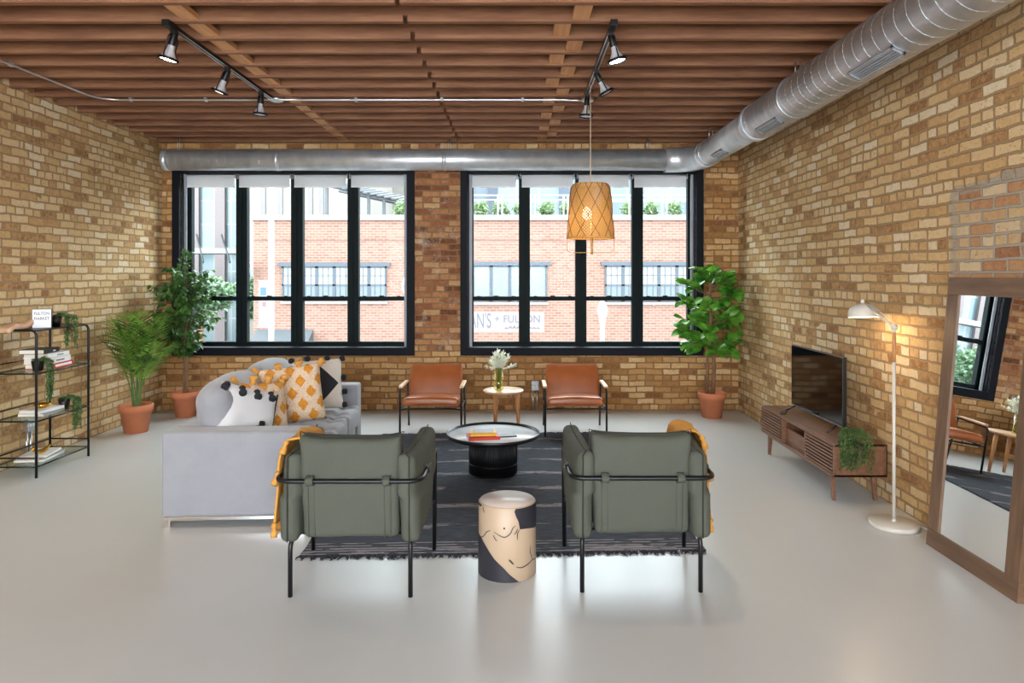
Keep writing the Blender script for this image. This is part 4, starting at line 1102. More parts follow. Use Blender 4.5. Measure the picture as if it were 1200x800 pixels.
# palm
PX, PY = -4.13, 7.40
f = thing('potted_palm', 'bushy palm with long feathered fronds in a terracotta pot by the left wall', 'plant', (PX, PY, 0))
pot(f, 0.172, 0.30)
random.seed(9); m = MB(); m2_ = MB()
fr_ = [(95, .10, 1.18, .9), (200, .16, 1.12, .8), (245, .26, 1.12, .95), (270, .42, .98, 1), (300, .34, 1.10, 1), (330, .34, 1.14, 1), (355, .32, 1.16, 1), (20, .26, 1.12, .9), (225, .34, .90, 1), (285, .22, 1.18, 1), (315, .5, .86, 1), (350, .42, .80, .9)]
for (a, out, hgt, s_) in fr_:
    a = R(a); dr = Vector((math.cos(a), math.sin(a), 0)); sd = Vector((-math.sin(a), math.cos(a), 0)); b0 = dr*0.03+sd*random.uniform(-0.03, 0.03)
    P = []
    for q in range(25):
        t_ = q/24; P.append(b0+dr*(out*(t_**1.9)*1.0)+Vector((0, 0, 0.25+(hgt)*(t_-0.10*t_**3)-0.0)))
    m.tube(P, [0.008-0.0062*q/24 for q in range(25)], 6)
    for q in range(9, 25):
        for w_ in (0,):
            t_ = (q+w_)/24
            if t_ > 1: continue
            p = P[q].lerp(P[min(24, q+1)], w_); ax_ = (P[min(24, q+1)]-P[q-1]).normalized()
            L = 0.25*s_*math.sin(PI*min(1, (t_-0.33)/0.72+0.12))**0.6+0.03
            for sg in (-1, 1):
                d = (sd*sg*0.85+ax_*0.9+Vector((0, -0.1, -0.05))+Vector((random.uniform(-.08, .08),)*3))
                e_ = p+d.normalized()*L
                if e_.x+PX < XL+0.02: d.x = abs(d.x)*0.1; d.z += 0.5
                if (p+d.normalized()*L).x+PX > XL+0.04: m2_.leaf(p, d, dr*-0.6+Vector((0, 0, 1)), L, 0.030, 0.22, 'lance', 0.3, 4)
m.build('stalks', M_stem, f); m2_.build('foliage', M_palm, f)

# ------------------------------------------------------------ etagere
EX0, EX1, EY0, EY1, EH = -4.385, -4.025, 5.715, 6.41, 1.235
e_ = thing('metal_shelf', 'black metal open shelf with rounded corners against the left brick wall', 'shelving unit')
for yy in (EY0, EY1):
    m = MB(); m.tube(arc_path([(EX1, yy, 0), (EX1, yy, EH), (EX0, yy, EH), (EX0, yy, 0)], 0.055, 8), 0.0105, 12); m.build('end_frame', M_blackrod, e_)
for z in (0.09, 0.165, 0.47, 0.87):
    m = MB()
    for yy in (EY0, EY1): m.tube([(EX0, yy, z), (EX1, yy, z)], 0.007, 8)
    if z != 0.165:
        m.tube([(EX1, EY0, z), (EX1, EY1, z)], 0.007, 8)
        m.tube([(EX0, EY0, z), (EX0, EY1, z)], 0.007, 8)
    if z == 0.165: m.tube([(EX0, EY0, z), (EX0, EY1, z)], 0.007, 8)
    m.build('shelf_rail', M_blackrod, e_)
for z in (0.87, 0.47):
    m = MB(); m.tube([(EX0, EY0, z+0.07), (EX0, EY1-0.16, z+0.07)], 0.006, 8); m.build('shelf_rail', M_blackrod, e_)
for z in (0.095, 0.475, 0.875):
    MB().box(EX0+0.002, EX1-0.002, EY0+0.008, EY1-0.008, z, z+0.007).build('shelf_board', M_shelfglass, e_)
MB().box(EX0+0.01, EX1-0.008, EY0+0.008, EY1-0.008, EH-0.010, EH+0.003).build('shelf_board', M_black, e_)
def trailing(label, loc, rt, hp, side, strands, L, seed, spread=0.06, potm=None, cat='plant'):
    r = thing('trailing_plant', label, cat, loc); random.seed(seed)
    MB().lathe([(0, 0), (rt*0.72, 0), (rt, hp), (rt-0.004, hp), (rt-0.006, hp-0.008), (0, hp-0.008)], 24).build('pot', potm or M_blackpl, r)
    m = MB(); m2_ = MB(); sd = Vector(side).normalized(); pr = Vector((-sd.y, sd.x, 0))
    for k in range(strands):
        o_ = random.uniform(-1, 1); L_ = L*random.uniform(0.55, 1.0); reach = rt+0.02+random.uniform(0, spread)
        P = [Vector((0, 0, hp-0.006))+pr*o_*rt*0.5]; top = P[0]+sd*rt*0.7+pr*o_*spread*0.4+Vector((0, 0, 0.02+random.uniform(0, 0.02)))
        P += [top]; q0 = top+sd*(reach-rt*0.7)+pr*o_*spread*0.3+Vector((0, 0, -0.03)); P.append(q0); n_ = 8
        for q in range(1, n_+1): P.append(q0+Vector((0, 0, -L_*q/n_))+pr*math.sin(q*0.9+k)*0.008+sd*math.cos(q*0.7+k)*0.005)
        m.tube(P, 0.0013, 4)
        for i in range(len(P)-1):
            cnt = int((P[i+1]-P[i]).length/0.006)
            for q in range(cnt):
                p = P[i].lerp(P[i+1], random.random()); d = Vector((random.uniform(-1, 1), random.uniform(-1, 1), random.uniform(-0.9, 0.4)))
                m2_.leaf(p, d, (0, 0, 1), random.uniform(0.018, 0.032), 0.012, 0.1, 'oval', 0.2, 2)
    for q in range(70):
        a = random.uniform(0, 2*PI); p = Vector((math.cos(a), math.sin(a), 0))*rt*random.uniform(0, 0.9)+Vector((0, 0, hp-0.004)); m2_.leaf(p, Vector((math.cos(a)*.6, math.sin(a)*.6, 1)), (0, 0, 1), 0.03, 0.010, 0.3, 'oval', 0.2, 3)
    m.build('stems', M_stem, r); m2_.build('foliage', M_trail, r); return r
trailing('trailing plant in a black pot on the top of the black shelf', (-4.15, 6.14, EH+0.003), 0.05, 0.09, (0.7, 0.7, 0), 20, 0.30, 1, 0.10)
trailing('trailing plant in a dark pot hanging off the front of the second shelf', (-4.10, 5.84, 0.882), 0.05, 0.085, (1, 0.25, 0), 15, 0.36, 2, 0.04)
trailing('trailing plant in a black pot on the third shelf, far end', (-4.12, 6.21, 0.482), 0.05, 0.095, (0.9, 0.5, 0), 17, 0.30, 3)
# lightbox
lb = thing('letter_lightbox', 'small white lightbox sign with black letters on top of the black shelf', 'lightbox', (-4.13, 5.93, EH+0.003), R(25))
MB().box(-0.072, 0.072, 0, 0.045, 0, 0.165).build('case', M_blackpl, lb, 0.003)
MB().box(-0.068, 0.070, -0.003, 0.001, 0.003, 0.162).build('face_panel', mat('sign_panel', c(232, 236, 244), 0.4), lb, 0.001)
for z_, s_ in ((0.126, 'FULTON'), (0.082, 'MARKET')):
    text('lettering', s_, 0.036, M_ink, lb, (0.001, -0.0036, z_), (R(90), 0, 0), ext=0.0004, sx=0.82)
m = MB()
for z in (0.052, 0.102, 0.148): m.box(-0.066, 0.068, -0.0042, -0.003, z, z+0.0015)
m.build('letter_rail', M_white, lb)
# pink shell / driftwood and tray
sh_ = thing('wooden_dish', 'pale carved wooden piece lying on the top shelf at the left edge', 'ornament', (-4.24, 5.80, EH+0.003), R(75))
def shell(o, u):
    o = o.copy(); o.z += 0.020*u[0]-0.010*math.sin(u[0]*5); o.y *= 1-0.35*u[0]; return o
MB().rbox(0, 0, 0.026, 0.13, 0.05, 0.024, 0.02, n=12, fn=shell, wr=0.010, wsc=22).build('body', mat('pinkish_wood', c(208, 170, 140), 0.6, 0, 0.12, 14), sh_)
# books
def sbook(label, loc, rz, w, d, h, cov, grp): return book(label, loc, rz, w, d, h, cov, group=grp)
G2 = 'books on the second shelf'
k1 = book('red and white book, bottom of the stack on the second shelf', (-4.17, 6.09, 0.882), R(90+6), 0.32, 0.235, 0.042, M_red, group=G2)
MB().box(-0.13, 0.13, -0.1185, -0.1165, 0.012, 0.032).build('spine_label', M_bookwhite, k1)
k2 = book('thick white book in the middle of the stack on the second shelf', (-4.175, 6.07, 0.924), R(90+3), 0.30, 0.225, 0.052, M_bookwhite, group=G2)
m = MB()
for q in range(7): m.box(-0.06+q*0.017, -0.05+q*0.017, -0.1140, -0.1125, 0.018, 0.030)
m.build('spine_lettering', M_ink, k2)
k3 = book('white book just under the black one on the second shelf', (-4.175, 6.06, 0.976), R(90), 0.285, 0.215, 0.040, M_bookwhite, group=G2)
m = MB()
for q in range(5): m.box(-0.02+q*0.017, -0.010+q*0.017, -0.1090, -0.1075, 0.013, 0.024)
m.build('spine_lettering', M_ink, k3)
k4 = book('black book on top of the stack on the second shelf', (-4.19, 5.99, 1.016), R(90+8), 0.255, 0.20, 0.040, M_bookblack, group=G2)
MB().box(0.02, 0.06, -0.1015, -0.100, 0.012, 0.022).build('spine_label', M_bookwhite, k4)
G3 = 'books on the third shelf'
book('grey book lying on the third shelf', (-4.18, 6.00, 0.482), R(90+4), 0.30, 0.22, 0.028, M_bookgrey, group=G3)
book('pale book on top of the grey one on the third shelf, under the gold bowl', (-4.17, 5.99, 0.510), R(90-4), 0.28, 0.20, 0.026, M_bookwhite, group=G3)
bw_ = tag(MB().lathe([(0, 0), (0.03, 0), (0.062, 0.016), (0.072, 0.034), (0.068, 0.034), (0.056, 0.018), (0, 0.006)], 32).build('gold_bowl', M_gold), 'small gold bowl on the books of the third shelf', 'bowl'); bw_.location = (-4.17, 6.0, 0.536)
G4 = 'magazines on the bottom shelf'
book('white magazine at the bottom of the pile on the lowest shelf', (-4.19, 5.99, 0.102), R(90+8), 0.34, 0.24, 0.016, M_bookwhite, group=G4)
book('grey magazine in the middle of the pile on the lowest shelf', (-4.19, 6.0, 0.118), R(90-3), 0.31, 0.22, 0.014, M_bookgrey, group=G4)
book('pale magazine on top of the pile on the lowest shelf', (-4.18, 5.99, 0.132), R(90+12), 0.29, 0.21, 0.018, M_bookwhite, group=G4)
gb = thing('gold_banana_ornament', 'gold banana shaped ornament on the magazines of the lowest shelf', 'ornament', (-4.14, 5.94, 0.150), R(60))
for k in range(2):
    m = MB(); P = [Vector((-0.07+0.14*q/12, 0.018*k, 0.016+0.045*((q/6-1)**2)*(1 if k == 0 else 0.7))) for q in range(13)]
    m.tube(P, [0.004+0.013*math.sin(PI*(0.1+0.8*q/12)) for q in range(13)], 10); m.build('banana', M_gold, gb)

# ------------------------------------------------------------ outlets with conduits
def outlet(label, loc, rz, h, two=True):
    """box faces local -Y; origin on the wall"""
    r = thing('power_outlet', label, 'power outlet', loc, rz)
    MB().box(-0.042, 0.042, -0.05, -0.002, h-0.055, h+0.055).build('box', M_conduit, r, 0.003)
    MB().box(-0.044, 0.044, -0.054, -0.049, h-0.057, h+0.057).build('cover_plate', mat('steel_plate', c(176, 178, 182), 0.4, 0.7), r, 0.001)
    m = MB()
    for sg in (-1, 1): m.lathe([(0, 0), (0.014, 0), (0.014, 0.003), (0, 0.003)], 16, M=Matrix.Translation((sg*0.019, -0.054, h)) @ Matrix.Rotation(R(90), 4, 'X'))
    m.build('socket', M_white, r)
    m = MB()
    for x in ((-0.026, 0.026) if two else (0,)): m.tube([(x, -0.025, 0.005), (x, -0.025, h-0.05)], 0.0105, 10)
    m.build('conduit_pipe', M_conduit, r); return r
outlet('steel outlet box on two conduits on the back wall behind the tan chair', (0.225, YB, 0), 0, 0.315)
outlet('steel outlet box on the right wall near the far end of the walnut cabinet', (XR, 7.58, 0), R(-90), 0.20)
outlet('steel outlet box on the left wall behind the black shelf', (XL, 6.20, 0), R(90), 0.34)

# ------------------------------------------------------------ walnut cabinet
TX0, TX1, TY0, TY1, TZ0, TZ1 = 2.345, 2.745, 5.06, 6.56, 0.20, 0.445
tv = thing('tv_cabinet', 'low walnut media cabinet with slatted doors on splayed legs by the right wall', 'media cabinet')
m = MB(); th = 0.018
prof_ = arc_path([(0, TX0, TZ0), (0, TX0, TZ1), (0, TX1, TZ1), (0, TX1, TZ0), ], 0.035, 6)
pin = arc_path([(0, TX0+th, TZ0+th), (0, TX0+th, TZ1-th), (0, TX1-th, TZ1-th), (0, TX1-th, TZ0+th)], 0.02, 6)
for ya, yb in ((TY0, TY0+th), (TY1-th, TY1), (TY0+0.50, TY0+0.50+th), (TY1-0.50-th, TY1-0.50)):
    a_ = [m.b.verts.new((p.y, ya, p.z)) for p in prof_]; b_ = [m.b.verts.new((p.y, yb, p.z)) for p in prof_]
    n_ = len(a_); m.b.faces.new(a_); m.b.faces.new(b_[::-1])
    for i in range(n_): m.b.faces.new((a_[i], a_[(i+1) % n_], b_[(i+1) % n_], b_[i]))
# cut the end profile faces of inner dividers is unnecessary: they sit inside the case
m.box(TX0+0.03, TX1, TY0, TY1, TZ1-th, TZ1); m.box(TX0+0.006, TX0+0.035, TY0, TY1, TZ1-0.022, TZ1-0.003); m.box(TX0, TX1, TY0, TY1, TZ0, TZ0+th); m.box(TX1-0.012, TX1, TY0, TY1, TZ0, TZ1-0.01)
m.build('case', M_walnut, tv, 0.003)
for (ya, yb) in ((TY0+0.022, TY0+0.498), (TY1-0.498, TY1-0.022)):
    dr_ = MB().box(TX0+0.016, TX0+0.026, ya, yb, TZ0+0.020, TZ1-0.024).build('door', M_walnutdk, tv)
    m = MB()
    for k in range(8):
        z = TZ0+0.024+k*0.0258; m.box(TX0-0.004, TX0+0.017, ya, yb, z, z+0.0145)
    m.build('slats', M_walnut, dr_, 0.002)
MB().box(TX0+0.035, TX0+0.05, TY0+0.52, TY1-0.52, TZ0+0.020, TZ0+0.15).build('drawer', M_walnut, tv, 0.002)
MB().box(TX0+0.30, TX0+0.32, TY0+0.52, TY1-0.52, TZ0+0.020, TZ1-0.02).build('back_panel', M_walnutdk, tv)
MB().box(TX0+0.03, TX1-0.03, TY0+0.10, TY0+0.125, TZ0-0.03, TZ0).build('leg_rail', M_walnut, tv, 0.003)
MB().box(TX0+0.03, TX1-0.03, TY1-0.125, TY1-0.10, TZ0-0.03, TZ0).build('leg_rail', M_walnut, tv, 0.003)
MB().box(TX0+0.035, TX0+0.055, TY0+0.10, TY1-0.10, TZ0-0.03, TZ0).build('leg_rail', M_walnut, tv, 0.003)
for (x, sx_) in ((TX0+0.045, 1), (TX1-0.045, -1)):
    for (y, sy_) in ((TY0+0.12, 1), (TY1-0.12, -1)):
        m = MB(); q = 0.022
        top = [(x-q*0.9, y-q), (x+q*0.9, y-q), (x+q*0.9, y+q), (x-q*0.9, y+q)]; bo = [(x-sx_*0.0-0.012, y-sy_*0.03-0.012), (x+0.012, y-sy_*0.03-0.012), (x+0.012, y-sy_*0.03+0.012), (x-0.012, y-sy_*0.03+0.012)]
        T_ = [m.b.verts.new((a, b, TZ0)) for a, b in top]; B_ = [m.b.verts.new((a, b, 0)) for a, b in bo]
        m.b.faces.new(T_[::-1]); m.b.faces.new(B_)
        for i in range(4): m.b.faces.new((T_[i], T_[(i+1) % 4], B_[(i+1) % 4], B_[i]))
        m.build('leg', M_walnut, tv, 0.004)
# television
te = thing('television', 'flat black television standing on the walnut cabinet', 'television', (2.555, 5.835, TZ1))
MB().box(-0.010, 0.022, -0.500, 0.500, 0.055, 0.610).build('casing', M_blackpl, te, 0.003)
MB().box(-0.0115, -0.009, -0.493, 0.493, 0.068, 0.603).build('screen', M_screen, te)
MB().box(-0.013, -0.009, -0.498, 0.498, 0.056, 0.066).build('lower_bezel', mat('grey_bezel', c(120, 122, 126), 0.3, 0.6), te, 0.001)
MB().box(-0.013, -0.009, -0.498, 0.498, 0.604, 0.609).build('upper_bezel', mat('grey_bezel2', c(120, 122, 126), 0.3, 0.6), te, 0.001)
for sg in (-1, 1):
    m = MB(); m.tube([(0, sg*0.40, 0.065), (-0.10, sg*0.43, 0.008)], 0.008, 6); m.tube([(0, sg*0.40, 0.065), (0.10, sg*0.43, 0.008)], 0.008, 6); m.build('foot', M_blackpl, te)
rm = tag(MB().rbox(0, 0, 0.009, 0.022, 0.075, 0.009, 0.006, n=4).build('remote_control', M_blackpl), 'black remote control lying on the walnut cabinet by the far television foot', 'remote control'); rm.location = (2.42, 6.20, TZ1); rm.rotation_euler = (0, 0, R(-28))
trailing('trailing plant in a dark pot spilling over the near end of the walnut cabinet', (2.53, 5.16, TZ1), 0.05, 0.07, (-0.25, -1, 0), 44, 0.26, 7, 0.12)

# ------------------------------------------------------------ floor lamp
fl_ = thing('floor_lamp', 'cream floor lamp with a dome shade beside the walnut cabinet', 'floor lamp', (2.55, 4.62, 0))
MB().lathe([(0, 0), (0.150, 0), (0.156, 0.006), (0.156, 0.026), (0.150, 0.032), (0, 0.034)], 48).build('base', M_cream, fl_)
MB().tube([(0, 0, 0.03), (0, 0, 1.115)], 0.0105, 14).build('pole', M_cream, fl_)
MB().tube([(0, 0, 1.11), (0, 0, 1.31)], 0.0125, 14).build('wood_sleeve', M_oak, fl_)
m = MB(); m.lathe([(0, 0.02), (0.014, 0.018), (0.014, 0), (0, 0)], 16, M=Matrix.Translation((0, 0, 0.03))); m.tube([(0, 0, 1.31), (0, 0, 1.335)], 0.010, 10)
m.tube([(-0.018, 0, 1.345), (0.018, 0, 1.345)], 0.017, 16); m.build('joint', M_cream, fl_)
m = MB(); m.tube([(0, 0, 1.345), (-0.01, 0.36, 1.49)], 0.0075, 10); m.tube([(0.012, 0.0, 1.36), (0.005, 0.34, 1.505)], 0.0028, 6); m.build('arm', M_cream, fl_)
Mx = Matrix.Translation((-0.012, 0.385, 1.39)) @ Matrix.Rotation(R(-6), 4, 'X')
shd = MB().lathe([(0.104, 0.0), (0.103, 0.030), (0.090, 0.064), (0.060, 0.090), (0.022, 0.100), (0, 0.101), (0, 0.098), (0.021, 0.097), (0.058, 0.087), (0.087, 0.062), (0.100, 0.030), (0.101, 0.0)], 40, M=Mx).build('lamp_shade', M_cream, fl_)
MB().lathe([(0, 0.098), (0.012, 0.098), (0.014, 0.118), (0.010, 0.130), (0, 0.130)], 16, M=Mx).build('cap', M_cream, shd)
MB().lathe([(0, 0.012), (0.018, 0.018), (0.026, 0.036), (0.018, 0.056), (0.012, 0.09), (0, 0.09)], 20, M=Mx).build('bulb', emis('lamp_bulb', (1, 0.8, 0.55, 1), 10), fl_)
m = MB(); m.tube([(0.15, -0.0, 0.010), (0.19, -0.10, 0.006), (0.185, -0.25, 0.006), (0.20, -0.45, 0.006)], 0.0035, 6); m.build('power_cord', M_white, fl_)
ld = bpy.data.lights.new('lamp_light', 'POINT'); ld.energy = 6; ld.color = (1, 0.72, 0.42); ld.shadow_soft_size = 0.03
lo = bpy.data.objects.new('lamp_light', ld); COL.objects.link(lo); lo.parent = fl_; lo.location = (-0.012, 0.385, 1.385)

# ------------------------------------------------------------ leaning mirror
mi = thing('leaning_mirror', 'tall mirror in a wide reclaimed wood frame leaning on the right wall', 'mirror', (2.585, 3.925, 0))
ML, MWd, MT = 1.69, 0.79, 0.045   # length along the lean, width, thickness
ang = math.asin(0.145/ML); mr = empty('tmp'); bpy.data.objects.remove(mr)
Mx = Matrix.Rotation(ang, 4, 'Y')
fw = 0.108; hw = MWd/2
mi2 = mi
def mp(m, name, mt, bevel=0.003): o = m.build(name, mt, mi2, bevel); return o
m = MB(); m.box(0, MT, -hw, hw, 0, fw, Mx); mp(m, 'bottom_rail', M_mframe)
m = MB(); m.box(0, MT, -hw, hw, ML-fw, ML, Mx); mp(m, 'top_rail', M_mframe)
for sg in (-1, 1):
    m = MB(); a, b = sorted((sg*hw, sg*(hw-fw))); m.box(0, MT, a, b, fw+0.001, ML-fw-0.001, Mx); mp(m, 'stile', M_mframev)
m = MB(); m.box(0.010, 0.016, -hw+fw-0.01, hw-fw+0.01, fw-0.01, ML-fw+0.01, Mx); mp(m, 'mirror_glass', M_mirror, 0)

# ------------------------------------------------------------ the street outside
c_in = c
def c(r, g, b, k=0.20):
    q = c_in(r, g, b); return (q[0]*k, q[1]*k, q[2]*k, 1)
M_white = mat('outdoor_white', c(236, 236, 236), 0.6)
FYD = 26.0
def X(px, Y=FYD): return (px-606)*Y/800
def Z(py, Y=FYD): return 1.7-(py-322)*Y/800
street = struct(MB().box(-90, 60, 10.5, 130, -6.2, -6.0).build('ground', mat('asphalt', c(186, 186, 184), 0.9)))
bb = thing('brick_building', 'pale red brick building with dark framed windows across the street', 'building')
m = MB(); m.box(X(297), 26, FYD, FYD+14, -6, Z(258)); m.build('facade', M_facade, bb)
m = MB(); m.box(X(297)-0.1, 26.1, FYD-0.12, FYD+0.4, Z(258), Z(252)); m.box(X(297)-0.1, X(297)+0.4, FYD, FYD+14, Z(258), Z(252)); m.build('coping', mat('limestone', c(236, 230, 216), 0.8), bb)
m = MB(); m.box(X(297), 26, FYD-0.04, FYD, Z(281), Z(279)); m.build('brick_course', M_facade, bb)
M_lint = mat('slate_blue_lintel', c(104, 120, 138), 0.6); M_wfr = mat('slate_window_frame', c(86, 104, 124), 0.5)
t = NT('facade_pane'); t.p.inputs['Base Color'].default_value = c(188, 200, 208); t.p.inputs['Roughness'].default_value = 0.12; M_fpane = t.m
M_fpane2 = mat('facade_pane_dark', c(132, 152, 160), 0.15); M_fblind = mat('pale_blind', c(226, 226, 222), 0.8)
M_stone = mat('pale_stone_sill', c(222, 216, 208), 0.8)
def fwin(x0, x1, zt, zb, n, style):
    m = MB(); m.box(x0-0.15, x1+0.15, FYD-0.12, FYD, zt, zt+0.14); m.build('lintel', M_lint, bb)
    m = MB(); m.box(x0-0.05, x1+0.05, FYD-0.08, FYD, zb-0.13, zb-0.03); m.build('stone_sill', M_stone, bb)
    wd = (x1-x0)/n
    for k in range(n):
        a, b = x0+k*wd, x0+(k+1)*wd; f_ = 0.06
        m = MB(); m.box(a, a+f_, FYD-0.06, FYD, zb, zt).box(b-f_, b, FYD-0.06, FYD, zb, zt).box(a, b, FYD-0.06, FYD, zt-f_, zt).box(a, b, FYD-0.06, FYD, zb, zb+f_+0.04)
        zm = zb+(zt-zb)*0.45
        if style != 'wide':
            m.box(a, b, FYD-0.06, FYD, zm-0.03, zm+0.03)
            for q in (1, 2): m.box(a+wd*q/3-0.012, a+wd*q/3+0.012, FYD-0.045, FYD, zb, zt)
            m.box(a, b, FYD-0.045, FYD, (zm+zt)/2-0.012, (zm+zt)/2+0.012)
        wo = m.build('window', M_wfr, bb)
        MB().box(a+f_, b-f_, FYD-0.035, FYD, zm if style != 'wide' else zb+0.1, zt-f_).build('blind', M_fblind if style != 'wide' else M_fpane, wo)
        MB().box(a+f_, b-f_, FYD-0.030, FYD, zb+f_, zm).build('pane', M_fpane2 if style != 'wide' else M_fpane, wo)
fwin(X(331), X(453), Z(312), Z(352), 6, 'sash')
fwin(X(556-24), X(641), Z(311), Z(353), 5, 'wide')
fwin(X(709), X(709)+X(856)-X(709), Z(311), Z(353), 7, 'sash')
fwin(X(930), X(1050), Z(311), Z(353), 5, 'sash')
m = MB(); a_, b_ = X(301), X(367)
q = [m.b.verts.new(p) for p in ((a_, FYD, Z(386)), (b_, FYD, Z(386)), (b_, FYD-1.0, Z(405)), (a_, FYD-1.0, Z(405)), (a_, FYD, Z(405)), (b_, FYD, Z(405)))]
for ff in ((0, 1, 2, 3), (0, 3, 4), (1, 5, 2), (3, 2, 5, 4)): m.b.faces.new([q[i] for i in ff])
m.build('awning', mat('grey_awning', c(122, 130, 136), 0.8), bb)
# faded painted wall sign
m = MB(); m.box(X(538), X(638), FYD-0.012, FYD, Z(389), Z(365)); ws = m.build('painted_sign', mat('faded_whitewash', c(222, 204, 198), 0.9, 0, 0.08, 2), bb)
M_fade = mat('faded_blue_paint', c(148, 152, 172), 0.9)
text('lettering', "AN'S", 0.80, M_fade, ws, (X(563), FYD-0.016, Z(376.5)), (R(90), 0, 0), sx=0.5)
text('lettering', '+', 0.4, M_fade, ws, (X(582.5), FYD-0.016, Z(374)), (R(90), 0, 0))
text('lettering', 'FULTON', 0.40, M_fade, ws, (X(611.5), FYD-0.016, Z(374)), (R(90), 0, 0), sx=0.92)
m = MB()
for k in range(9):
    x = X(592)+k*0.15; m.tube([(x, FYD-0.014, Z(384.5)), (x+0.05, FYD-0.014, Z(383)+random.uniform(-.03, .05)), (x+0.11, FYD-0.014, Z(384.7))], 0.014, 4)
m.build('script_line', M_fade, ws)
# roof terrace
M_rail = mat('white_railing', c(238, 238, 238), 0.5)
rl = thing('roof_railing', 'thin white railing along the roof terrace of the brick building', 'railing')
m = MB(); RY = 27.0; zt_ = 1.7+93*RY/800; zb_ = Z(255)
for z in (zt_, zt_-0.18): m.tube([(X(536, RY), RY, z), (24, RY, z)], 0.035, 6)
m.build('rail', M_rail, rl); m = MB()
px = 545
while px < 1000:
    m.box(X(px, RY)-0.03, X(px, RY)+0.03, RY-0.03, RY+0.03, zb_-0.1, zt_); m.box(X(px+5, RY)-0.03, X(px+5, RY)+0.03, RY-0.03, RY+0.03, zb_-0.1, zt_); px += 38.5
m.build('posts', M_rail, rl)
M_shrub = leafmat('shrub_leaf', c(130, 166, 110, 0.55), c(186, 208, 160, 0.55), 0.6, 0.3)
def crown(m, ctr, rx, ry, rz, n, ls, seed):
    random.seed(seed)
    for k in range(n):
        a = random.uniform(0, 2*PI); v_ = random.uniform(-1, 1); r_ = random.uniform(0.55, 1)**0.6; s_ = math.sqrt(1-v_*v_)
        nz = 0.75+0.5*noise.noise(Vector((math.cos(a)*s_*2, math.sin(a)*s_*2, v_*2+seed)))
        p = Vector(ctr)+Vector((math.cos(a)*s_*rx, math.sin(a)*s_*ry, v_*rz))*r_*nz
        m.leaf(p, Vector((random.uniform(-1, 1), random.uniform(-1, 1), random.uniform(-.6, 1))), (0, 0, 1), ls*random.uniform(0.6, 1.2), ls*0.6, 0.2, 'oval', 0.2, 2)
for k, (px, wd) in enumerate(((563, 0.40), (587, 0.42), (611, 0.40), (640, 0.42), (664, 0.36), (737, 0.42), (763, 0.40), (790, 0.40), (470, 0.36))):
    Y = 28.2; sh2 = thing('terrace_shrub', 'round green shrub in the planter on the roof terrace', 'shrub', (X(px, Y), Y, Z(255)), 0, 'shrubs on the roof terrace')
    m = MB(); crown(m, (0, 0, 0.5), wd, 0.5, 0.42, 420, 0.16, k); m.build('foliage', M_shrub, sh2)
    m = MB(); m.tube([(0, 0, -0.05), (0, 0, 0.5)], 0.03, 6); m.build('stem', M_bark, sh2)
pl_ = tag(MB().box(X(548, 28.2), 22, 27.9, 28.6, Z(255)-0.2, Z(255)+0.12).build('roof_planter', mat('pale_planter', c(206, 200, 194), 0.8)), 'long pale planter box on the roof terrace', 'planter')
# pergola on the roof
pg = thing('roof_pergola', 'grey steel pergola with slatted roof on the brick building roof', 'pergola')
m = MB(); PYY = 30.0
M_steel = mat('grey_steel', c(132, 142, 152), 0.5)
for px in (383, 432, 450, 464): m.box(X(px, PYY)-0.06, X(px, PYY)+0.06, PYY-0.06, PYY+0.06, 3.7, 1.7+(322-(219+(px-383)*0.17))*PYY/800)
m.build('post', M_steel, pg); m = MB()
za, zb = 1.7+(322-217)*PYY/800, 1.7+(322-236)*PYY/800
for dy in (0, 2.0): m.tube([(X(383, PYY), PYY+dy, za), (X(473, PYY), PYY+dy, zb)], 0.07, 6)
m.build('beam', M_steel, pg)
for k in range(12):
    t_ = k/11; x = X(383, PYY)+(X(473, PYY)-X(383, PYY))*t_; z = za+(zb-za)*t_
    MB().box(x-0.09, x+0.09, PYY-0.8, PYY+2.6, z+0.05, z+0.11, Matrix.Translation((x, PYY, z)) @ Matrix.Rotation(R(8), 4, 'X') @ Matrix.Translation((-x, -PYY, -z))).build('slat', M_steel, pg)
# pale building behind with dark vertical window strips
M_pale = mat('pale_render', c(236, 230, 218), 0.9); M_strip = mat('mauve_window_strip', c(176, 166, 172), 0.4)
wb = thing('pale_building', 'pale rendered building with tall narrow window strips behind the brick building', 'building')
YB2 = 44.0
MB().box(X(288, YB2), X(420, YB2), YB2, YB2+12, -6, 22).build('wall', M_pale, wb)
for px in (309, 329, 347, 364, 377):
    MB().box(X(px-2.5, YB2), X(px+2.5, YB2), YB2-0.1, YB2, 5.2, 21).build('window', M_strip, wb)
gr_ = thing('cream_building', 'low cream building at the right end of the pergola', 'building')
MB().box(X(405, 57), X(545, 57), 57, 61, -6, 12).build('wall', M_pale, gr_)
MB().box(X(476, 57), X(486, 57), 56.9, 57, 8, 10.4).build('window', mat('pink_panel', c(222, 190, 180), 0.7), gr_)
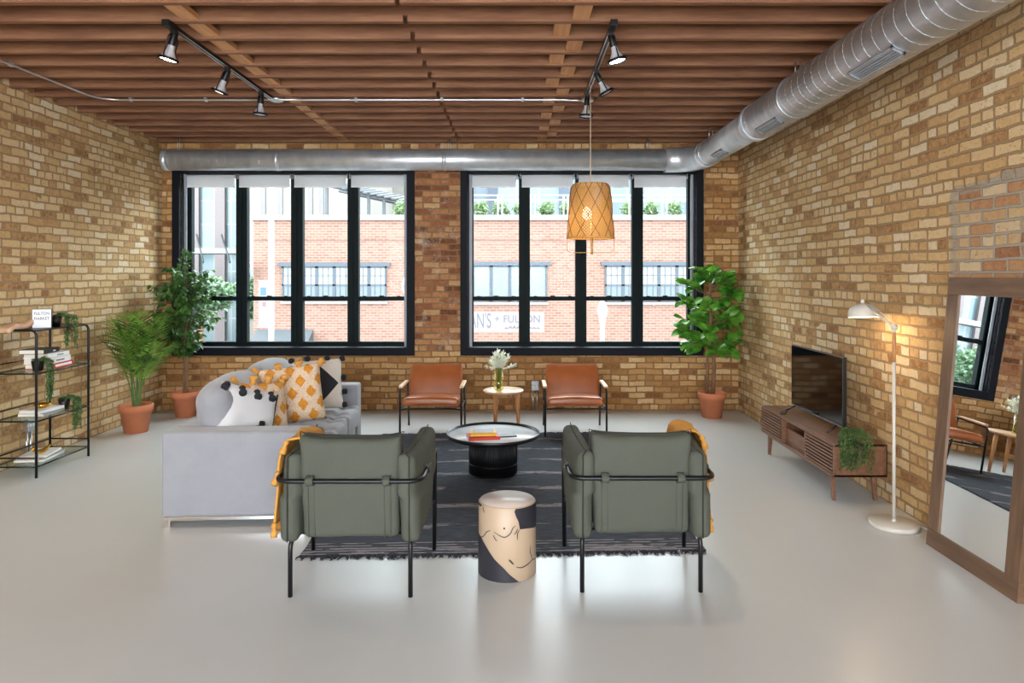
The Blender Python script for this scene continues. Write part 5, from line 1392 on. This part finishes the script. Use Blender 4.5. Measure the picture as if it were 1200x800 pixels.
# glass office building behind the terrace
def office(label, x0, x1, Y, ztop, glassA, pier, pw, bay, fh, off=0, side=0):
    r = thing('office_building', label, 'building')
    MB().box(x0, x1, Y, Y+14, -6, ztop).build('glazing', glassA, r)
    m = MB(); x = x0+off
    while x < x1: m.box(x, x+pw, Y-0.35, Y, -6, ztop); x += bay
    m.build('piers', pier, r)
    m = MB(); z = -6+fh
    while z < ztop: m.box(x0, x1, Y-0.15, Y, z, z+0.5); z += fh
    m.build('floor_bands', pier, r)
    return r
def glassgrid(name, a, b, sc1=0.7):
    t = NT(name); tc = t.n('ShaderNodeTexCoord'); mpg = t.n('ShaderNodeMapping'); mpg.inputs['Rotation'].default_value = (R(90), 0, 0); t.l(tc.outputs['Object'], mpg.inputs[0])
    b_ = t.n('ShaderNodeTexBrick'); b_.offset = 0; b_.inputs['Color1'].default_value = a; b_.inputs['Color2'].default_value = b; b_.inputs['Mortar'].default_value = c(226, 232, 234)
    b_.inputs['Scale'].default_value = sc1; b_.inputs['Brick Width'].default_value = 1.0; b_.inputs['Row Height'].default_value = 1.4; b_.inputs['Mortar Size'].default_value = 0.05
    t.l(mpg.outputs[0], b_.inputs['Vector']); t.l(b_.outputs['Color'], t.p.inputs['Base Color']); t.p.inputs['Roughness'].default_value = 0.15; return t.m
M_gA = glassgrid('teal_curtain_wall', c(150, 186, 196), c(206, 226, 230)); M_gB = glassgrid('blue_curtain_wall', c(122, 156, 188), c(190, 212, 230), 0.5)
M_pier = mat('pinkish_pier', c(214, 196, 196), 0.8); M_pierw = mat('white_pier', c(226, 226, 226), 0.8); M_pierb = mat('grey_blue_pier', c(150, 164, 186), 0.8)
o1 = office('tall office building with pinkish piers and teal glass, far left through the left window', -62, -15.6, 58, 30, M_gA, M_pier, 0.85, 2.2, 9.5, 1.25)
office('blue glass office building behind the roof terrace', X(546, 62), 40, 62, 18, M_gB, M_pierb, 0.9, 6.5, 4.1, 2.0)
br_ = thing('canopy_bridge', 'white canopy hung on dark tie rods across the office building', 'canopy')
MB().box(-60, X(300, 50), 49.5, 52, Z(297, 50), Z(291, 50)).build('deck', M_white, br_)
m = MB()
for px in (232, 261): m.tube([(X(px, 50), 49.8, Z(275, 50)), (X(px+32, 50), 46.5, Z(318, 50)+0.6)], 0.06, 6)
m.build('tie_rod', mat('dark_rod', c(70, 80, 88), 0.5), br_)
M_tree = leafmat('street_tree_leaf', c(120, 160, 118, 0.5), c(170, 200, 160, 0.5), 0.6, 0.3)
for k, (x, y, rx, rz, h_) in enumerate(((-18.6, 40, 2.4, 1.3, 0.5), (-14.6, 38, 1.0, 1.2, 0.4), (-25.0, 44, 2.5, 1.8, 0.2), (-30.5, 42, 2.2, 2.0, 0.2), (-37.0, 46, 2.6, 2.2, 0.4))):
    tr_ = thing('street_tree', ['street tree seen low through the leftmost window pane', 'street tree standing nearest the brick building corner', 'street tree left of the one behind the leftmost pane', 'street tree seen between the office building and the leaning mirror reflection', 'street tree farthest left along the street'][k], 'tree', (x, y, -6), 0, 'street trees below the office building')
    m = MB(); crown(m, (0, 0, h_+6), rx, rx, rz, 2600, 0.42, k+30); m.build('foliage', M_tree, tr_)
    m = MB(); m.tube([(0, 0, 0), (0.1, 0, h_+5)], [0.2, 0.12], 8); m.build('trunk', M_bark, tr_)
# street pole with banner
Yp = 15.0
sp_ = thing('street_pole', 'white street pole with a hanging banner in front of the brick building', 'street pole', (X(318, Yp), Yp, -6))
MB().tube([(0, 0, 0), (0, 0, 11)], [0.062, 0.056], 14).build('pole', M_white, sp_)
bz = 6+Z(382, Yp); tz = 6+Z(330, Yp)
bn = MB().box(-0.27, -0.08, -0.01, 0.01, bz, tz).build('banner', M_white, sp_)
MB().box(-0.24, -0.11, -0.014, -0.01, tz-0.30, tz-0.12).build('banner_emblem', mat('blue_emblem', c(80, 130, 196), 0.6), bn)
MB().box(-0.20, -0.11, -0.014, -0.01, tz-0.55, tz-0.44).build('banner_emblem', mat('mauve_emblem', c(170, 120, 120), 0.6), bn)
m = MB(); m.tube([(0, 0, tz+0.02), (-0.3, 0, tz+0.02)], 0.012, 6); m.tube([(0, 0, bz-0.02), (-0.3, 0, bz-0.02)], 0.012, 6); m.build('bracket', M_white, bn)
bs = thing('round_blue_sign', 'round blue and white sign on the corner of the brick building', 'sign', (X(293, 25.5), 25.5, Z(317, 25.5)), R(-58))
m = MB(); Mr = Matrix.Rotation(R(90), 4, 'X')
m.lathe([(0, -0.04), (0.34, -0.04), (0.34, 0.04), (0, 0.04)], 36, M=Mr); m.build('disc', M_white, bs)
m = MB(); m.lathe([(0.26, 0.041), (0.32, 0.041), (0.32, 0.05), (0.26, 0.05)], 36, M=Mr); m.build('ring', mat('sign_blue', c(60, 120, 170), 0.5), bs)
MB().box(0.0, 0.36, -0.02, 0.02, -0.015, 0.015).build('bracket', M_wfr, bs)
Yl = 20.0
for px_, py_, lb_ in ((706, 352, 'white tapering street light standing before the facade, seen in the right window'), (477, 322, 'white tapering street light at the right edge of the left window')):
    sl = thing('street_light', lb_, 'street light', (X(px_, Yl), Yl, -6), 0, 'white street lights')
    top = 6+Z(py_, Yl)
    MB().tube([(0, 0, 0), (0, 0, top-0.75)], [0.05, 0.07], 12).build('pole', M_white, sl)
    MB().lathe([(0.0, top), (0.08, top-0.03), (0.17, top-0.28), (0.10, top-0.55), (0.07, top-0.78), (0, top-0.78)], 6, smooth=False).build('lantern', mat('frosted_lantern', c(240, 238, 232), 0.4), sl)
